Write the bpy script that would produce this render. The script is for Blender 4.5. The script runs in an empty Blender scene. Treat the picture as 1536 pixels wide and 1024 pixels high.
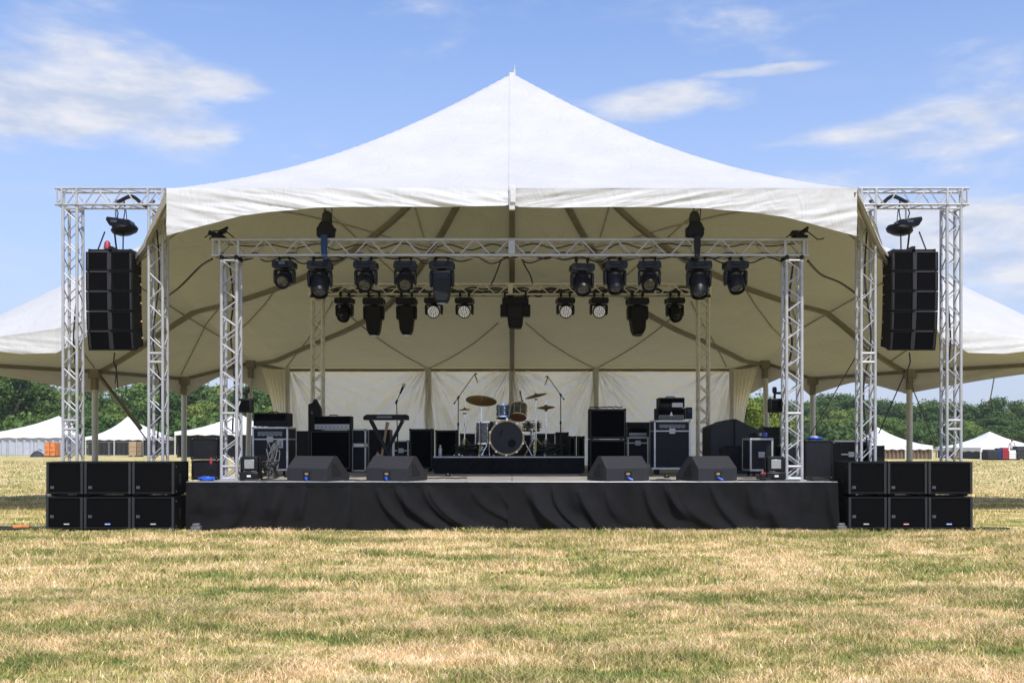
import bpy, math, random
import numpy as np
from mathutils import Vector, Matrix, Euler
random.seed(7); RNG = np.random.default_rng(11)
sc = bpy.context.scene
COL = sc.collection
R = math.radians; PI = math.pi
F = 1500.0; CX = 768.0; HZ = 665.0; EYE = 1.32
def P(px, py, Y): return Vector(((px-CX)*Y/F, Y, EYE+(HZ-py)*Y/F))
def PX(px, Y): return (px-CX)*Y/F
def PZ(py, Y): return EYE+(HZ-py)*Y/F

# ---------------------------------------------------------------- materials
def mat(name, base=(.5,.5,.5), rough=.6, metal=0, var=.15, scale=6, bump=.0, bscale=60, trans=0, spec=.5, sheen=0, coat=0, streak=None, dirt=None, emis=None, detail=4):
    m = bpy.data.materials.new(name); m.use_nodes = True
    nt = m.node_tree; n = nt.nodes; l = nt.links
    b = n['Principled BSDF']; out = n['Material Output']
    tc = n.new('ShaderNodeTexCoord'); mp = n.new('ShaderNodeMapping'); l.new(tc.outputs['Object'], mp.inputs['Vector'])
    if streak: mp.inputs['Scale'].default_value = streak
    nz = n.new('ShaderNodeTexNoise'); nz.inputs['Scale'].default_value = scale; nz.inputs['Detail'].default_value = detail
    l.new(mp.outputs['Vector'], nz.inputs['Vector'])
    rp = n.new('ShaderNodeValToRGB')
    rp.color_ramp.elements[0].position = .3; rp.color_ramp.elements[1].position = .7
    rp.color_ramp.elements[0].color = tuple(c*(1-var) for c in base)+(1,)
    rp.color_ramp.elements[1].color = tuple(min(1,c*(1+var)) for c in base)+(1,)
    l.new(nz.outputs['Fac'], rp.inputs['Fac'])
    col = rp.outputs['Color']
    if dirt:
        n2 = n.new('ShaderNodeTexNoise'); n2.inputs['Scale'].default_value = dirt[1]; n2.inputs['Detail'].default_value = 6
        l.new(tc.outputs['Object'], n2.inputs['Vector'])
        r2 = n.new('ShaderNodeValToRGB'); r2.color_ramp.elements[0].position = dirt[2]; r2.color_ramp.elements[1].position = dirt[2]+.15
        r2.color_ramp.elements[0].color=(0,0,0,1); r2.color_ramp.elements[1].color=(dirt[3],)*3+(1,)
        l.new(n2.outputs['Fac'], r2.inputs['Fac'])
        mx = n.new('ShaderNodeMixRGB'); l.new(r2.outputs['Color'], mx.inputs[0]); l.new(col, mx.inputs[1]); mx.inputs[2].default_value = dirt[0]+(1,)
        col = mx.outputs['Color']
    l.new(col, b.inputs['Base Color'])
    b.inputs['Metallic'].default_value = metal
    rr = n.new('ShaderNodeMapRange'); rr.inputs[3].default_value = max(.03,rough-.1); rr.inputs[4].default_value = min(1,rough+.1)
    l.new(nz.outputs['Fac'], rr.inputs[0]); l.new(rr.outputs[0], b.inputs['Roughness'])
    b.inputs['Specular IOR Level'].default_value = spec
    if sheen: b.inputs['Sheen Weight'].default_value = sheen
    if coat: b.inputs['Coat Weight'].default_value = coat
    if bump:
        nb = n.new('ShaderNodeTexNoise'); nb.inputs['Scale'].default_value = bscale; nb.inputs['Detail'].default_value = 3
        l.new(mp.outputs['Vector'], nb.inputs['Vector'])
        bp = n.new('ShaderNodeBump'); bp.inputs['Strength'].default_value = bump; bp.inputs['Distance'].default_value = .02
        l.new(nb.outputs['Fac'], bp.inputs['Height']); l.new(bp.outputs['Normal'], b.inputs['Normal'])
    if trans:
        t = n.new('ShaderNodeBsdfTranslucent'); t.inputs['Color'].default_value = trans[1]+(1,)
        ms = n.new('ShaderNodeMixShader'); ms.inputs[0].default_value = trans[0]
        l.new(b.outputs[0], ms.inputs[1]); l.new(t.outputs[0], ms.inputs[2]); l.new(ms.outputs[0], out.inputs['Surface'])
    return m

M = {}
M['alu'] = mat('truss_aluminium', (.40,.40,.41), .48, .2, .10, 9, .05, 40, dirt=((.25,.23,.2),3,.62,.6))
M['alu_rear'] = mat('rear_truss_aluminium', (.70,.68,.62), .45, .2, .12, 9, .05, 40)  # brightness and warmth put into the rear truss colour, against the canopy shade
M['pole'] = mat('tent_pole_paint', (.55,.54,.50), .45, .1, .08, 5, .05, 40)
M['rafter'] = mat('rafter_metal', (.23,.21,.15), .55, .2, .12, 5)
M['seam'] = mat('fabric_seam', (.36,.33,.25), .8, 0, .1, 5)
M['case'] = mat('black_case_panel', (.010,.010,.012), .55, 0, .3, 12, .2, 180, dirt=((.07,.06,.055),5,.66,.3), spec=.25)
M['cab'] = mat('black_textured_paint', (.0045,.0045,.005), .55, 0, .3, 30, .5, 260, dirt=((.04,.036,.03),4,.64,.22), spec=.18)
M['wedge'] = mat('grey_black_textured_paint', (.024,.024,.028), .58, 0, .2, 30, .5, 260, dirt=((.08,.075,.07),5,.66,.3), spec=.3)
M['tolex'] = mat('black_vinyl_covering', (.008,.008,.009), .6, 0, .3, 30, .5, 220, spec=.25)
M['plastic'] = mat('black_plastic', (.007,.007,.0085), .38, 0, .25, 15, .1, 80, spec=.28)
M['plastic_m'] = mat('matt_black_plastic', (.007,.007,.008), .55, 0, .25, 15, .15, 80, spec=.25)
M['lens'] = mat('lens_glass', (.015,.018,.026), .06, 0, .2, 3, coat=1)
M['led'] = mat('led_lens_white', (.92,.92,.92), .15, 0, .04, 60, spec=.8)
M['rubber'] = mat('black_rubber', (.004,.004,.004), .85, 0, .2, 20)
M['chrome'] = mat('chrome', (.80,.80,.82), .13, 1, .05, 10)
M['brass'] = mat('cymbal_bronze', (.30,.19,.07), .33, 1, .2, 4, .1, 90)
M['wrap'] = mat('drum_wrap_mirror', (.10,.10,.10), .28, .6, .4, 14, coat=.5)
M['head'] = mat('black_drum_head', (.008,.0085,.010), .5, 0, .15, 5)
M['headskin'] = mat('amber_drum_head', (.23,.09,.04), .4, 0, .2, 5)
M['hoop'] = mat('maple_hoop', (.55,.38,.2), .4, 0, .15, 8)
M['white_pl'] = mat('white_paint', (.72,.72,.70), .5, 0, .08, 8)
M['grey_pl'] = mat('grey_panel', (.14,.14,.145), .45, .2, .15, 8)
M['silver'] = mat('brushed_silver_panel', (.42,.42,.43), .35, .7, .1, 30)
M['edge'] = mat('case_edge_aluminium', (.55,.55,.56), .4, .65, .15, 14, .05, 40, dirt=((.18,.17,.16),8,.6,.6))
M['blue'] = mat('blue_plastic', (.02,.10,.55), .35, 0, .15, 10)
M['blue_sling'] = mat('blue_webbing', (.012,.035,.11), .8, 0, .2, 40)
M['red'] = mat('red_plastic', (.30,.02,.035), .5, 0, .15, 10)
M['orange'] = mat('orange_plastic', (.62,.20,.05), .6, 0, .45, 3)
M['green'] = mat('dark_green_plastic', (.01,.09,.05), .5, 0, .2, 10)
M['cable'] = mat('black_cable', (.012,.012,.012), .5, 0, .2, 20)
M['wood'] = mat('pallet_wood', (.38,.27,.15), .7, 0, .25, 12, .2, 40, streak=(1,8,8))
M['sunburst'] = mat('guitar_sunburst', (.36,.09,.02), .2, 0, .5, 3, coat=1)
M['cone'] = mat('speaker_grille_cloth', (.0035,.0035,.004), .9, 0, .3, 120, .5, 400, spec=.08)
M['fence'] = mat('galvanised_fence', (.30,.30,.30), .6, .4, .1, 8)
M['tentwhite'] = mat('far_tent_canvas', (.74,.72,.69), .7, 0, .05, 2)
M['tentwall'] = mat('far_tent_wall', (.42,.45,.52), .7, 0, .08, 2)
M['dark'] = mat('dark_cloth_and_shade', (.03,.032,.035), .8, 0, .3, 2)
M['crate_wood'] = mat('weathered_boards', (.20,.15,.10), .8, 0, .3, 5, .2, 10, streak=(6,6,.5))

def fabric(name, base, tfac, tcol, wr=.5, rough=.65, under=None):
    """tent canvas: fine weave plus long soft creases"""
    m = bpy.data.materials.new(name); m.use_nodes = True
    nt = m.node_tree; n = nt.nodes; l = nt.links
    b = n['Principled BSDF']; out = n['Material Output']
    tc = n.new('ShaderNodeTexCoord')
    mp = n.new('ShaderNodeMapping'); mp.inputs['Scale'].default_value = (1.0,1.0,.45); mp.inputs['Rotation'].default_value=(0,R(25),0)
    l.new(tc.outputs['Object'], mp.inputs['Vector'])
    nz = n.new('ShaderNodeTexNoise'); nz.inputs['Scale'].default_value = 1.3; nz.inputs['Detail'].default_value = 6
    l.new(tc.outputs['Object'], nz.inputs['Vector'])
    rp = n.new('ShaderNodeValToRGB'); rp.color_ramp.elements[0].position=.3; rp.color_ramp.elements[1].position=.72
    rp.color_ramp.elements[0].color = tuple(c*.90 for c in base)+(1,); rp.color_ramp.elements[1].color = tuple(base)+(1,)
    l.new(nz.outputs['Fac'], rp.inputs['Fac']); cc = rp.outputs['Color']
    if under:   # ceiling's olive shade put into the colour of the cloth's inner face
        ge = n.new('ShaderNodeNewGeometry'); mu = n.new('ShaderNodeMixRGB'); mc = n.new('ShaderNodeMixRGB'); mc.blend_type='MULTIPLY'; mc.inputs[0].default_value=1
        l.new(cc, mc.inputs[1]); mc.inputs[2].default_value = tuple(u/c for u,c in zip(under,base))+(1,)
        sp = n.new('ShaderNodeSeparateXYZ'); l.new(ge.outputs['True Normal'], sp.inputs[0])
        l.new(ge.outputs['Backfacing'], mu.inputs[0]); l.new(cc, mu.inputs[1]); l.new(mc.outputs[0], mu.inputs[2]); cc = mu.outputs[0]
    l.new(cc, b.inputs['Base Color'])
    b.inputs['Roughness'].default_value = rough; b.inputs['Specular IOR Level'].default_value = .25
    w = n.new('ShaderNodeTexNoise'); w.inputs['Scale'].default_value = 1.9; w.inputs['Detail'].default_value = 5; w.inputs['Distortion'].default_value = 1.6
    l.new(mp.outputs['Vector'], w.inputs['Vector'])
    rg = n.new('ShaderNodeMath'); rg.operation='ABSOLUTE'
    sb = n.new('ShaderNodeMath'); sb.operation='SUBTRACT'; sb.inputs[1].default_value=.5
    l.new(w.outputs['Fac'], sb.inputs[0]); l.new(sb.outputs[0], rg.inputs[0])
    bp = n.new('ShaderNodeBump'); bp.inputs['Strength'].default_value = wr; bp.inputs['Distance'].default_value = .08; bp.invert=True
    l.new(rg.outputs[0], bp.inputs['Height'])
    f = n.new('ShaderNodeTexNoise'); f.inputs['Scale'].default_value = 14; f.inputs['Detail'].default_value = 4
    l.new(mp.outputs['Vector'], f.inputs['Vector'])
    bp2 = n.new('ShaderNodeBump'); bp2.inputs['Strength'].default_value = wr*.4; bp2.inputs['Distance'].default_value = .012
    l.new(f.outputs['Fac'], bp2.inputs['Height']); l.new(bp.outputs['Normal'], bp2.inputs['Normal'])
    l.new(bp2.outputs['Normal'], b.inputs['Normal'])
    t = n.new('ShaderNodeBsdfTranslucent'); t.inputs['Color'].default_value = tuple(tcol)+(1,)
    l.new(bp2.outputs['Normal'], t.inputs['Normal'])
    ms = n.new('ShaderNodeMixShader'); ms.inputs[0].default_value = tfac
    l.new(b.outputs[0], ms.inputs[1]); l.new(t.outputs[0], ms.inputs[2]); l.new(ms.outputs[0], out.inputs['Surface'])
    return m
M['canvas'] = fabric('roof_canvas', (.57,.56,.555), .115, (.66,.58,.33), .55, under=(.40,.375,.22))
M['valance'] = fabric('valance_canvas', (.68,.675,.67), .10, (.50,.42,.24), .45)
M['wall'] = fabric('wall_canvas', (.86,.85,.79), .70, (.96,.91,.80), .55)
M['skirt'] = mat('black_stage_skirt', (.0105,.0105,.0112), .8, 0, .25, 3, .08, 30, spec=.10, dirt=((.02,.019,.018),2.5,.62,.3))

_b=M['led'].node_tree.nodes['Principled BSDF']; _b.inputs['Emission Color'].default_value=(1,1,1,1); _b.inputs['Emission Strength'].default_value=.2
# ---------------------------------------------------------------- mesh builder
class MB:
    def __init__(s): s.v=[]; s.f=[]
    def add(s, vs, fs):
        o=len(s.v); s.v += [tuple(v) for v in vs]; s.f += [tuple(i+o for i in f) for f in fs]; return s
    def box(s, x0,x1,y0,y1,z0,z1, mtx=None):
        vs=[Vector((x,y,z)) for z in (z0,z1) for y in (y0,y1) for x in (x0,x1)]
        if mtx is not None: vs=[mtx@v for v in vs]
        return s.add(vs, [(0,2,3,1),(4,5,7,6),(0,1,5,4),(2,6,7,3),(0,4,6,2),(1,3,7,5)])
    def cbox(s, c, d, rot=None):
        m = Matrix.Translation(c)
        if rot is not None: m = m @ Euler(rot).to_matrix().to_4x4()
        return s.box(-d[0]/2,d[0]/2,-d[1]/2,d[1]/2,-d[2]/2,d[2]/2,m)
    def tube(s, a, b, r, n=8, r2=None, cap=True):
        a=Vector(a); b=Vector(b); r2 = r if r2 is None else r2
        d=(b-a)
        if d.length<1e-6: return s
        d.normalize(); u = d.orthogonal().normalized(); w=d.cross(u)
        vs=[]
        for c,rr in ((a,r),(b,r2)):
            for i in range(n):
                t=2*PI*i/n; vs.append(c+u*math.cos(t)*rr+w*math.sin(t)*rr)
        fs=[(i,(i+1)%n,n+(i+1)%n,n+i) for i in range(n)]
        if cap: fs += [tuple(range(n-1,-1,-1)), tuple(range(n,2*n))]
        return s.add(vs,fs)
    def path(s, pts, r, n=6):
        pts=[Vector(p) for p in pts]; vs=[]; fs=[]
        up=None
        for k,p in enumerate(pts):
            d=(pts[min(k+1,len(pts)-1)]-pts[max(k-1,0)]).normalized()
            if up is None: up=d.orthogonal().normalized()
            up=(up-d*up.dot(d)); up = up.normalized() if up.length>1e-4 else d.orthogonal().normalized()
            w=d.cross(up)
            for i in range(n):
                t=2*PI*i/n; vs.append(p+up*math.cos(t)*r+w*math.sin(t)*r)
        for k in range(len(pts)-1):
            for i in range(n):
                fs.append((k*n+i,k*n+(i+1)%n,(k+1)*n+(i+1)%n,(k+1)*n+i))
        fs += [tuple(range(n-1,-1,-1)), tuple(range((len(pts)-1)*n,len(pts)*n))]
        return s.add(vs,fs)
    def lathe(s, prof, mtx=None, n=24, cap=True):
        """prof: (r,z) pairs around +Z"""
        mtx = mtx if mtx is not None else Matrix()
        vs=[];fs=[]
        for r,z in prof:
            for i in range(n):
                t=2*PI*i/n; vs.append(mtx@Vector((r*math.cos(t),r*math.sin(t),z)))
        for k in range(len(prof)-1):
            for i in range(n): fs.append((k*n+i,k*n+(i+1)%n,(k+1)*n+(i+1)%n,(k+1)*n+i))
        if cap:
            if prof[0][0]>1e-4: fs.append(tuple(range(n-1,-1,-1)))
            if prof[-1][0]>1e-4: fs.append(tuple(range((len(prof)-1)*n,len(prof)*n)))
        return s.add(vs,fs)
    def prism(s, out, a, b, axis='x', mtx=None):
        """out: 2D outline; extruded along axis from a to b"""
        n=len(out); vs=[]
        for t in (a,b):
            for p,q in out:
                v = Vector((t,p,q)) if axis=='x' else Vector((p,t,q)) if axis=='y' else Vector((p,q,t))
                vs.append(mtx@v if mtx is not None else v)
        fs=[tuple(range(n-1,-1,-1)),tuple(range(n,2*n))]+[(i,(i+1)%n,n+(i+1)%n,n+i) for i in range(n)]
        return s.add(vs,fs)
    def torus(s, c, R0, r, mtx=None, n=28, m=8):
        vs=[];fs=[]; mt = Matrix.Translation(c) @ (mtx if mtx is not None else Matrix())
        for i in range(n):
            a=2*PI*i/n
            for j in range(m):
                b=2*PI*j/m; vs.append(mt@Vector(((R0+r*math.cos(b))*math.cos(a),(R0+r*math.cos(b))*math.sin(a),r*math.sin(b))))
        for i in range(n):
            for j in range(m): fs.append((i*m+j,((i+1)%n)*m+j,((i+1)%n)*m+(j+1)%m,i*m+(j+1)%m))
        return s.add(vs,fs)
    def build(s, name, m, parent=None, bevel=0, label=None, seg=2, fix=True):
        me=bpy.data.meshes.new(name); me.from_pydata(s.v,[],s.f); me.materials.append(m)
        if fix:
            import bmesh
            bm=bmesh.new(); bm.from_mesh(me); bmesh.ops.recalc_face_normals(bm,faces=bm.faces); bm.to_mesh(me); bm.free()
        me.polygons.foreach_set('use_smooth',[True]*len(me.polygons))
        me.set_sharp_from_angle(angle=R(38)); me.update()
        o=bpy.data.objects.new(name,me); COL.objects.link(o)
        if parent: o.parent=parent
        if bevel:
            bv=o.modifiers.new('Bevel','BEVEL'); bv.width=bevel; bv.segments=seg; bv.limit_method='ANGLE'; bv.angle_limit=R(40); bv.harden_normals=False
        if label: o['label']=label
        return o
def grid_obj(name, V, m, parent=None, smooth=True):
    """V: (a,b,3) array"""
    a,b,_=V.shape
    idx=np.arange(a*b).reshape(a,b)
    q=np.stack([idx[:-1,:-1],idx[:-1,1:],idx[1:,1:],idx[1:,:-1]],-1).reshape(-1,4)
    me=bpy.data.meshes.new(name); me.from_pydata(V.reshape(-1,3).tolist(),[],q.tolist()); me.materials.append(m)
    me.polygons.foreach_set('use_smooth',[smooth]*len(me.polygons)); me.update()
    o=bpy.data.objects.new(name,me); COL.objects.link(o)
    if parent: o.parent=parent
    return o
def tag(o, label, cat, group=None, kind=None):
    if label: o['label']=label
    if cat: o['category']=cat
    if group: o['group']=group
    if kind: o['kind']=kind
    return o
def thing(name, label, cat, loc=(0,0,0), rz=0, group=None):
    o=bpy.data.objects.new(name,None); COL.objects.link(o); o.location=loc; o.rotation_euler=(0,0,rz); o.empty_display_size=.2
    return tag(o,label,cat,group)
def dup(o, loc=None, rz=None, label=None, parent=None):
    c=o.copy(); COL.objects.link(c); c.parent=parent
    for ch in [x for x in bpy.data.objects if x.parent==o]: dup(ch,parent=c)
    if loc is not None: c.location=loc
    if rz is not None: c.rotation_euler=(0,0,rz)
    if label: c['label']=label
    return c
def struct(o): o['kind']='structure'; return o

def _hash(ix,iy,seed): 
    n=(ix*374761393+iy*668265263+seed*1442695041)&0xffffffff
    n=((n^(n>>13))*1274126177)&0xffffffff
    return ((n^(n>>16))&0xffff)/65535.0
def vnoise(x,y,seed=0):
    x=np.asarray(x,float); y=np.asarray(y,float); x,y=np.broadcast_arrays(x,y)
    ix=np.floor(x).astype(np.int64); iy=np.floor(y).astype(np.int64); fx=x-ix; fy=y-iy
    fx=fx*fx*(3-2*fx); fy=fy*fy*(3-2*fy)
    a=_hash(ix,iy,seed);b=_hash(ix+1,iy,seed);c=_hash(ix,iy+1,seed);d=_hash(ix+1,iy+1,seed)
    return (a*(1-fx)+b*fx)*(1-fy)+(c*(1-fx)+d*fx)*fy
def fbm(x,y,seed=0,oct=4):
    t=0;a=.5
    for k in range(oct): t=t+a*vnoise(x*2**k,y*2**k,seed+k); a*=.5
    return t

# ---------------------------------------------------------------- box truss
def truss(mb, a, b, u, w, W=.29, rc=.024, rl=.0105, period=.5, ends=True, mid=()):
    """box truss between centre points a and b; u,w: cross-section unit axes"""
    a=Vector(a); b=Vector(b); u=Vector(u); w=Vector(w); L=(b-a).length; d=(b-a).normalized(); h=W/2-rc
    for su in (-1,1):
        for sw in (-1,1): mb.tube(a+u*su*h+w*sw*h, b+u*su*h+w*sw*h, rc, 10)
    n=max(1,round(L/period)); p=L/n
    for (c,e) in ((u,w),(w,u)):
        for se in (-1,1):
            flip = 1 if c is u else -1
            for k in range(n):
                s0=a+d*(k*p+.03); s1=a+d*((k+.5)*p); s2=a+d*((k+1)*p-.03)
                o=e*se*h
                mb.tube(s0+o-c*h*flip, s1-d*.012+o+c*h*flip, rl, 6, cap=False); mb.tube(s1+d*.012+o+c*h*flip, s2+o-c*h*flip, rl, 6, cap=False)
    stops=[.03,L-.03]+[m*L for m in mid] if ends else [m*L for m in mid]
    for t in stops:
        c=a+d*t
        for su in (-1,1): mb.tube(c+u*su*h-w*h, c+u*su*h+w*h, rl*1.5, 8)
        for sw in (-1,1): mb.tube(c-u*h+w*sw*h, c+u*h+w*sw*h, rl*1.5, 8)
    return mb
# ================================================================ GRAND TENT
HT=np.polyfit([0,.2,.4,.6,.8,1],[8.72,7.805,6.96,6.21,5.61,5.14],4)
zh=lambda t: np.polyval(HT,t)
S_R=[0,1,2.5,5.17,7.57,8.7,9.1,10.24,12,14]; Z_R=[8.72,8.08,7.3,6.2,5.21,4.65,4.43,3.89,3.4,3.2]
zs=lambda s: np.interp(s,S_R,Z_R)
NS=[0,5.17,5.9,6.1,7.5,8.1,9.2,12,14]
Yn=lambda s: np.interp(s,NS,[15,15,16,16.2,17.6,17.8,18,18.4,19])
Zn=lambda s: np.interp(s,NS,[5.14,5.14,4.5,4.35,3.5,3.36,3.24,3.15,3.15])
FS=[0,6.57,7.54,9.2,10.45,12,14]
Yf=lambda s: np.interp(s,FS,[29,29,29,28.2,25.2,23,21])
Zf=lambda s: np.interp(s,[0,6.57,7.54,9.2,14],[3.505,3.505,3.72,3.2,3.15])
XR=lambda s: np.interp(s,[0,5.17,6.57,7.54,9.2,10.45,14],[0,5.17,6.42,7.3,8.44,9.96,14])
def hb(q): 
    return (np.interp(q,[0,.1,.2,.3,.4,.55,.7,.85,1],[8.72,7.55,6.55,5.7,5.05,4.5,4.08,3.76,3.5])-3.5)/5.22
def smooth(x,a,b):
    t=np.clip((x-a)/(b-a),0,1); return t*t*(3-2*t)
def roof_front(s,r):
    """r 0 at near eave .. 1 at the ridge line"""
    y0=Yn(s); y=y0+(20-y0)*r
    inn=s<=5.17
    sh=np.minimum(s,5.17)/5.17; yh=20-5*sh
    face=zh(np.clip((20-y)/5,0,1))
    k=np.where(yh<20-1e-6,(y-yh)/np.maximum(20-yh,1e-6),0)
    side=zh(sh)+(zs(s)-zh(sh))*np.clip(k,0,1)
    zin=np.where(y<=yh+1e-9,face,side)
    zout=Zn(s)+(zs(s)-Zn(s))*r
    return y,np.where(inn,zin,zout)
def roof_back(s,q):
    y=20+(Yf(s)-20)*q
    w=smooth(s,2.5,9)
    H=hb(q)*(1-w)+(1-q)*w
    return y,Zf(s)+(zs(s)-Zf(s))*H
def roof_pt(X,v):
    """v in 0..1 front half, 1..2 back half -> point"""
    s=abs(X)
    if v<=1: y,z=roof_front(np.array(s),np.array(v)); x=X
    else:
        q=v-1; y,z=roof_back(np.array(s),np.array(q)); x = X if X<0 else s*(1-q)+float(XR(s))*q
    return Vector((float(x),float(y),float(z)))
tent=thing('stage_tent','huge white peaked marquee canopy sheltering the stage','tent',(0,20,0))
tent.location=(0,0,0)
sv=np.unique(np.concatenate([np.linspace(0,14,211),FS,NS,[2.42]]))
xs=np.concatenate([-sv[::-1],sv[1:]])
rv=np.linspace(0,1,41)
V=np.zeros((len(xs),81,3))
for i,X in enumerate(xs):
    s=np.full(41,abs(X)); y,z=roof_front(s,rv); V[i,:41]=np.stack([np.full(41,X),y,z],-1)
    y,z=roof_back(s,rv); xx=np.full(41,X) if X<0 else s*(1-rv)+XR(s)*rv
    V[i,40:]=np.stack([xx,y,z],-1)
Xg=V[:,:,0]; Yg=V[:,:,1]; qq=np.zeros(81); qq[:41]=np.linspace(0,1,41); qq[40:]=np.linspace(1,0,41); wq=np.clip(qq*5,0,1)[None,:]*np.clip((np.abs(Xg)-.25)*2,0,1)
rip=np.abs(fbm(np.abs(Xg)*2.6+Yg*1.1,Yg*.45-np.abs(Xg)*.25,71,4)-.46)*1.6+np.abs(fbm(np.abs(Xg)*1.2-Yg*2.2,np.abs(Xg)*.5,77,3)-.46)
wf=np.ones(81); wf[:41]=.25
V[:,:,2]+=.045*(rip-.25)*wq*wf[None,:]
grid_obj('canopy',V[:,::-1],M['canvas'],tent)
EAVE_OFF=Vector((0,0,-.07))
def roof_path(XA,vA,XB,vB,n=40,off=.08):
    pts=[]
    for k in range(n+1):
        t=k/n; p=roof_pt(XA+(XB-XA)*t, vA+(vB-vA)*t); pts.append(p-Vector((0,0,off)))
    return pts
def flat_beam(mb,pts,w,h):
    """rectangular beam following a path"""
    vs=[];fs=[]
    for k,p in enumerate(pts):
        d=(pts[min(k+1,len(pts)-1)]-pts[max(k-1,0)]).normalized(); sd=d.cross(Vector((0,0,1)))
        sd = sd.normalized() if sd.length>1e-3 else Vector((1,0,0)); up=sd.cross(d)
        for a,b in ((-1,-1),(1,-1),(1,1),(-1,1)): vs.append(p+sd*a*w/2+up*b*h/2)
    for k in range(len(pts)-1):
        for i in range(4): fs.append((k*4+i,k*4+(i+1)%4,(k+1)*4+(i+1)%4,(k+1)*4+i))
    fs += [(3,2,1,0),tuple(range(len(vs)-4,len(vs)))]
    mb.add(vs,fs)
# hip beams towards the back corners, side beams, centre beams
for sg in (-1,1):
    for (xa,va,xb,vb,w) in ((.02,1.0,7.54,2.0,.115),(.02,1.0,10.45,2.0,.115)):
        # straight in plan: sample v so that the path is straight
        m=MB(); pts=[]
        for k in range(41):
            t=k/40; X=xb*t; yb=20+(float(Yf(xb))-20)*t; q=(yb-20)/max(1e-6,float(Yf(X))-20)
            pts.append(roof_pt(sg*X,1+min(1,q))-Vector((0,0,.10)))
        flat_beam(m,pts,w,.09); m.build('rafter',M['rafter'],tent)
    m=MB(); pts=[]
    for k in range(31):
        t=k/30; pts.append(Vector((sg*5.17*t,20-5*t,float(zh(t))-.10)))
    flat_beam(m,pts,.10,.07); m.build('rafter',M['rafter'],tent)
for va,vb in ((1.0,2.0),(1.0,0.0)):
    m=MB(); flat_beam(m,roof_path(0,va,0,vb,40,.10),.13,.07); m.build('rafter',M['rafter'],tent)
# thin welded seams and cords under the canvas
def seam(XA,YA,XB,YB,r=.018):
    m=MB(); pts=[]
    for k in range(25):
        t=k/24; X=XA+(XB-XA)*t; Y=YA+(YB-YA)*t; s=abs(X)
        if Y>=20: v=1+(Y-20)/(float(Yf(s))-20)
        else: v=(Y-float(Yn(s)))/(20-float(Yn(s)))
        p=roof_pt(X,min(2,max(0,v))); pts.append(p-Vector((0,0,.03)))
    m.path(pts,r,5); m.build('canopy_seam',M['seam'] if r<.02 else M['rafter'],tent)
for a in ((-2.42,28.95,-3.9,24.2),(-2.42,28.95,-.35,25.2),(2.42,28.95,3.9,24.2),(2.42,28.95,.35,25.2),(-6.5,28.8,-4.2,23.4),(6.3,28.8,4.2,23.4),
          (-7.6,26.5,-4.6,21.5),(7.4,26.5,4.6,21.5),(-9.2,27.8,-6.0,22.0),(8.4,27.8,6.0,22.0),(-8.3,18.4,-7.6,26.4),(8.3,18.4,7.4,26.4),(-6.4,17,-2.6,22.6),(6.4,17,2.6,22.6),(-10.4,24.9,-9.4,20.2),(9.9,24.9,9.4,20.2),(-3.2,15.3,-1.9,22),(3.2,15.3,1.9,22),(-5.2,20.2,-1,22.6),(5.2,20.2,1,22.6)):
    seam(*a)
# eave rails
for sg in (-1,1):
    m=MB(); pts=[]
    for s in (0,2.42,6.57,7.54,9.2,10.45,12,14): pts.append(roof_pt(sg*s,2.0)+Vector((0,-.06,-.06)))
    for a,b in zip(pts[:-1],pts[1:]): m.tube(a,b,.045,8)
    m.build('eave_rail',M['rafter'],tent)
    m=MB(); pts=[]
    for s in (0,5.17,5.9,6.1,7.5,8.1,9.2,12,14): pts.append(roof_pt(sg*s,0)+Vector((0,.09,-.07)))
    for a,b in zip(pts[:-1],pts[1:]): m.tube(a,b,.035,8)
    m.build('eave_rail',M['rafter'],tent)
# front valance, one cloth per half
def valance(name,pts,depth,ny=26,amp=.03,seed=1,lean=0.0,m=None,dirn=1,foldk=1.0):
    """pts: list of top points finely sampled; depth(i) list"""
    n=len(pts); V=np.zeros((n,ny+1,3)); acc=0; L=[0]
    for k in range(1,n): L.append(L[-1]+(pts[k]-pts[k-1]).length)
    L=np.array(L)
    for i,p in enumerate(pts):
        dd=(pts[min(i+1,n-1)]-pts[max(i-1,0)]); nrm=Vector((dd.y,-dd.x,0)).normalized()
        for j in range(ny+1):
            t=j/ny; z=t*depth[i]
            u=L[i]
            a=fbm(u*.9+dirn*z*4.5*foldk, z*1.2+u*.15, seed,4); b=fbm(u*3.2+dirn*z*7*foldk,z*2.0,seed+9,3)
            ridge=abs(a-.47)*2.4
            off=amp*(ridge*1.7+ (b-.45)*.8)*(t**.6)+lean*t
            V[i,j]=(p.x+nrm.x*off,p.y+nrm.y*off,p.z-z)
    return grid_obj(name,V,m or M['valance'],tent)
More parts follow.
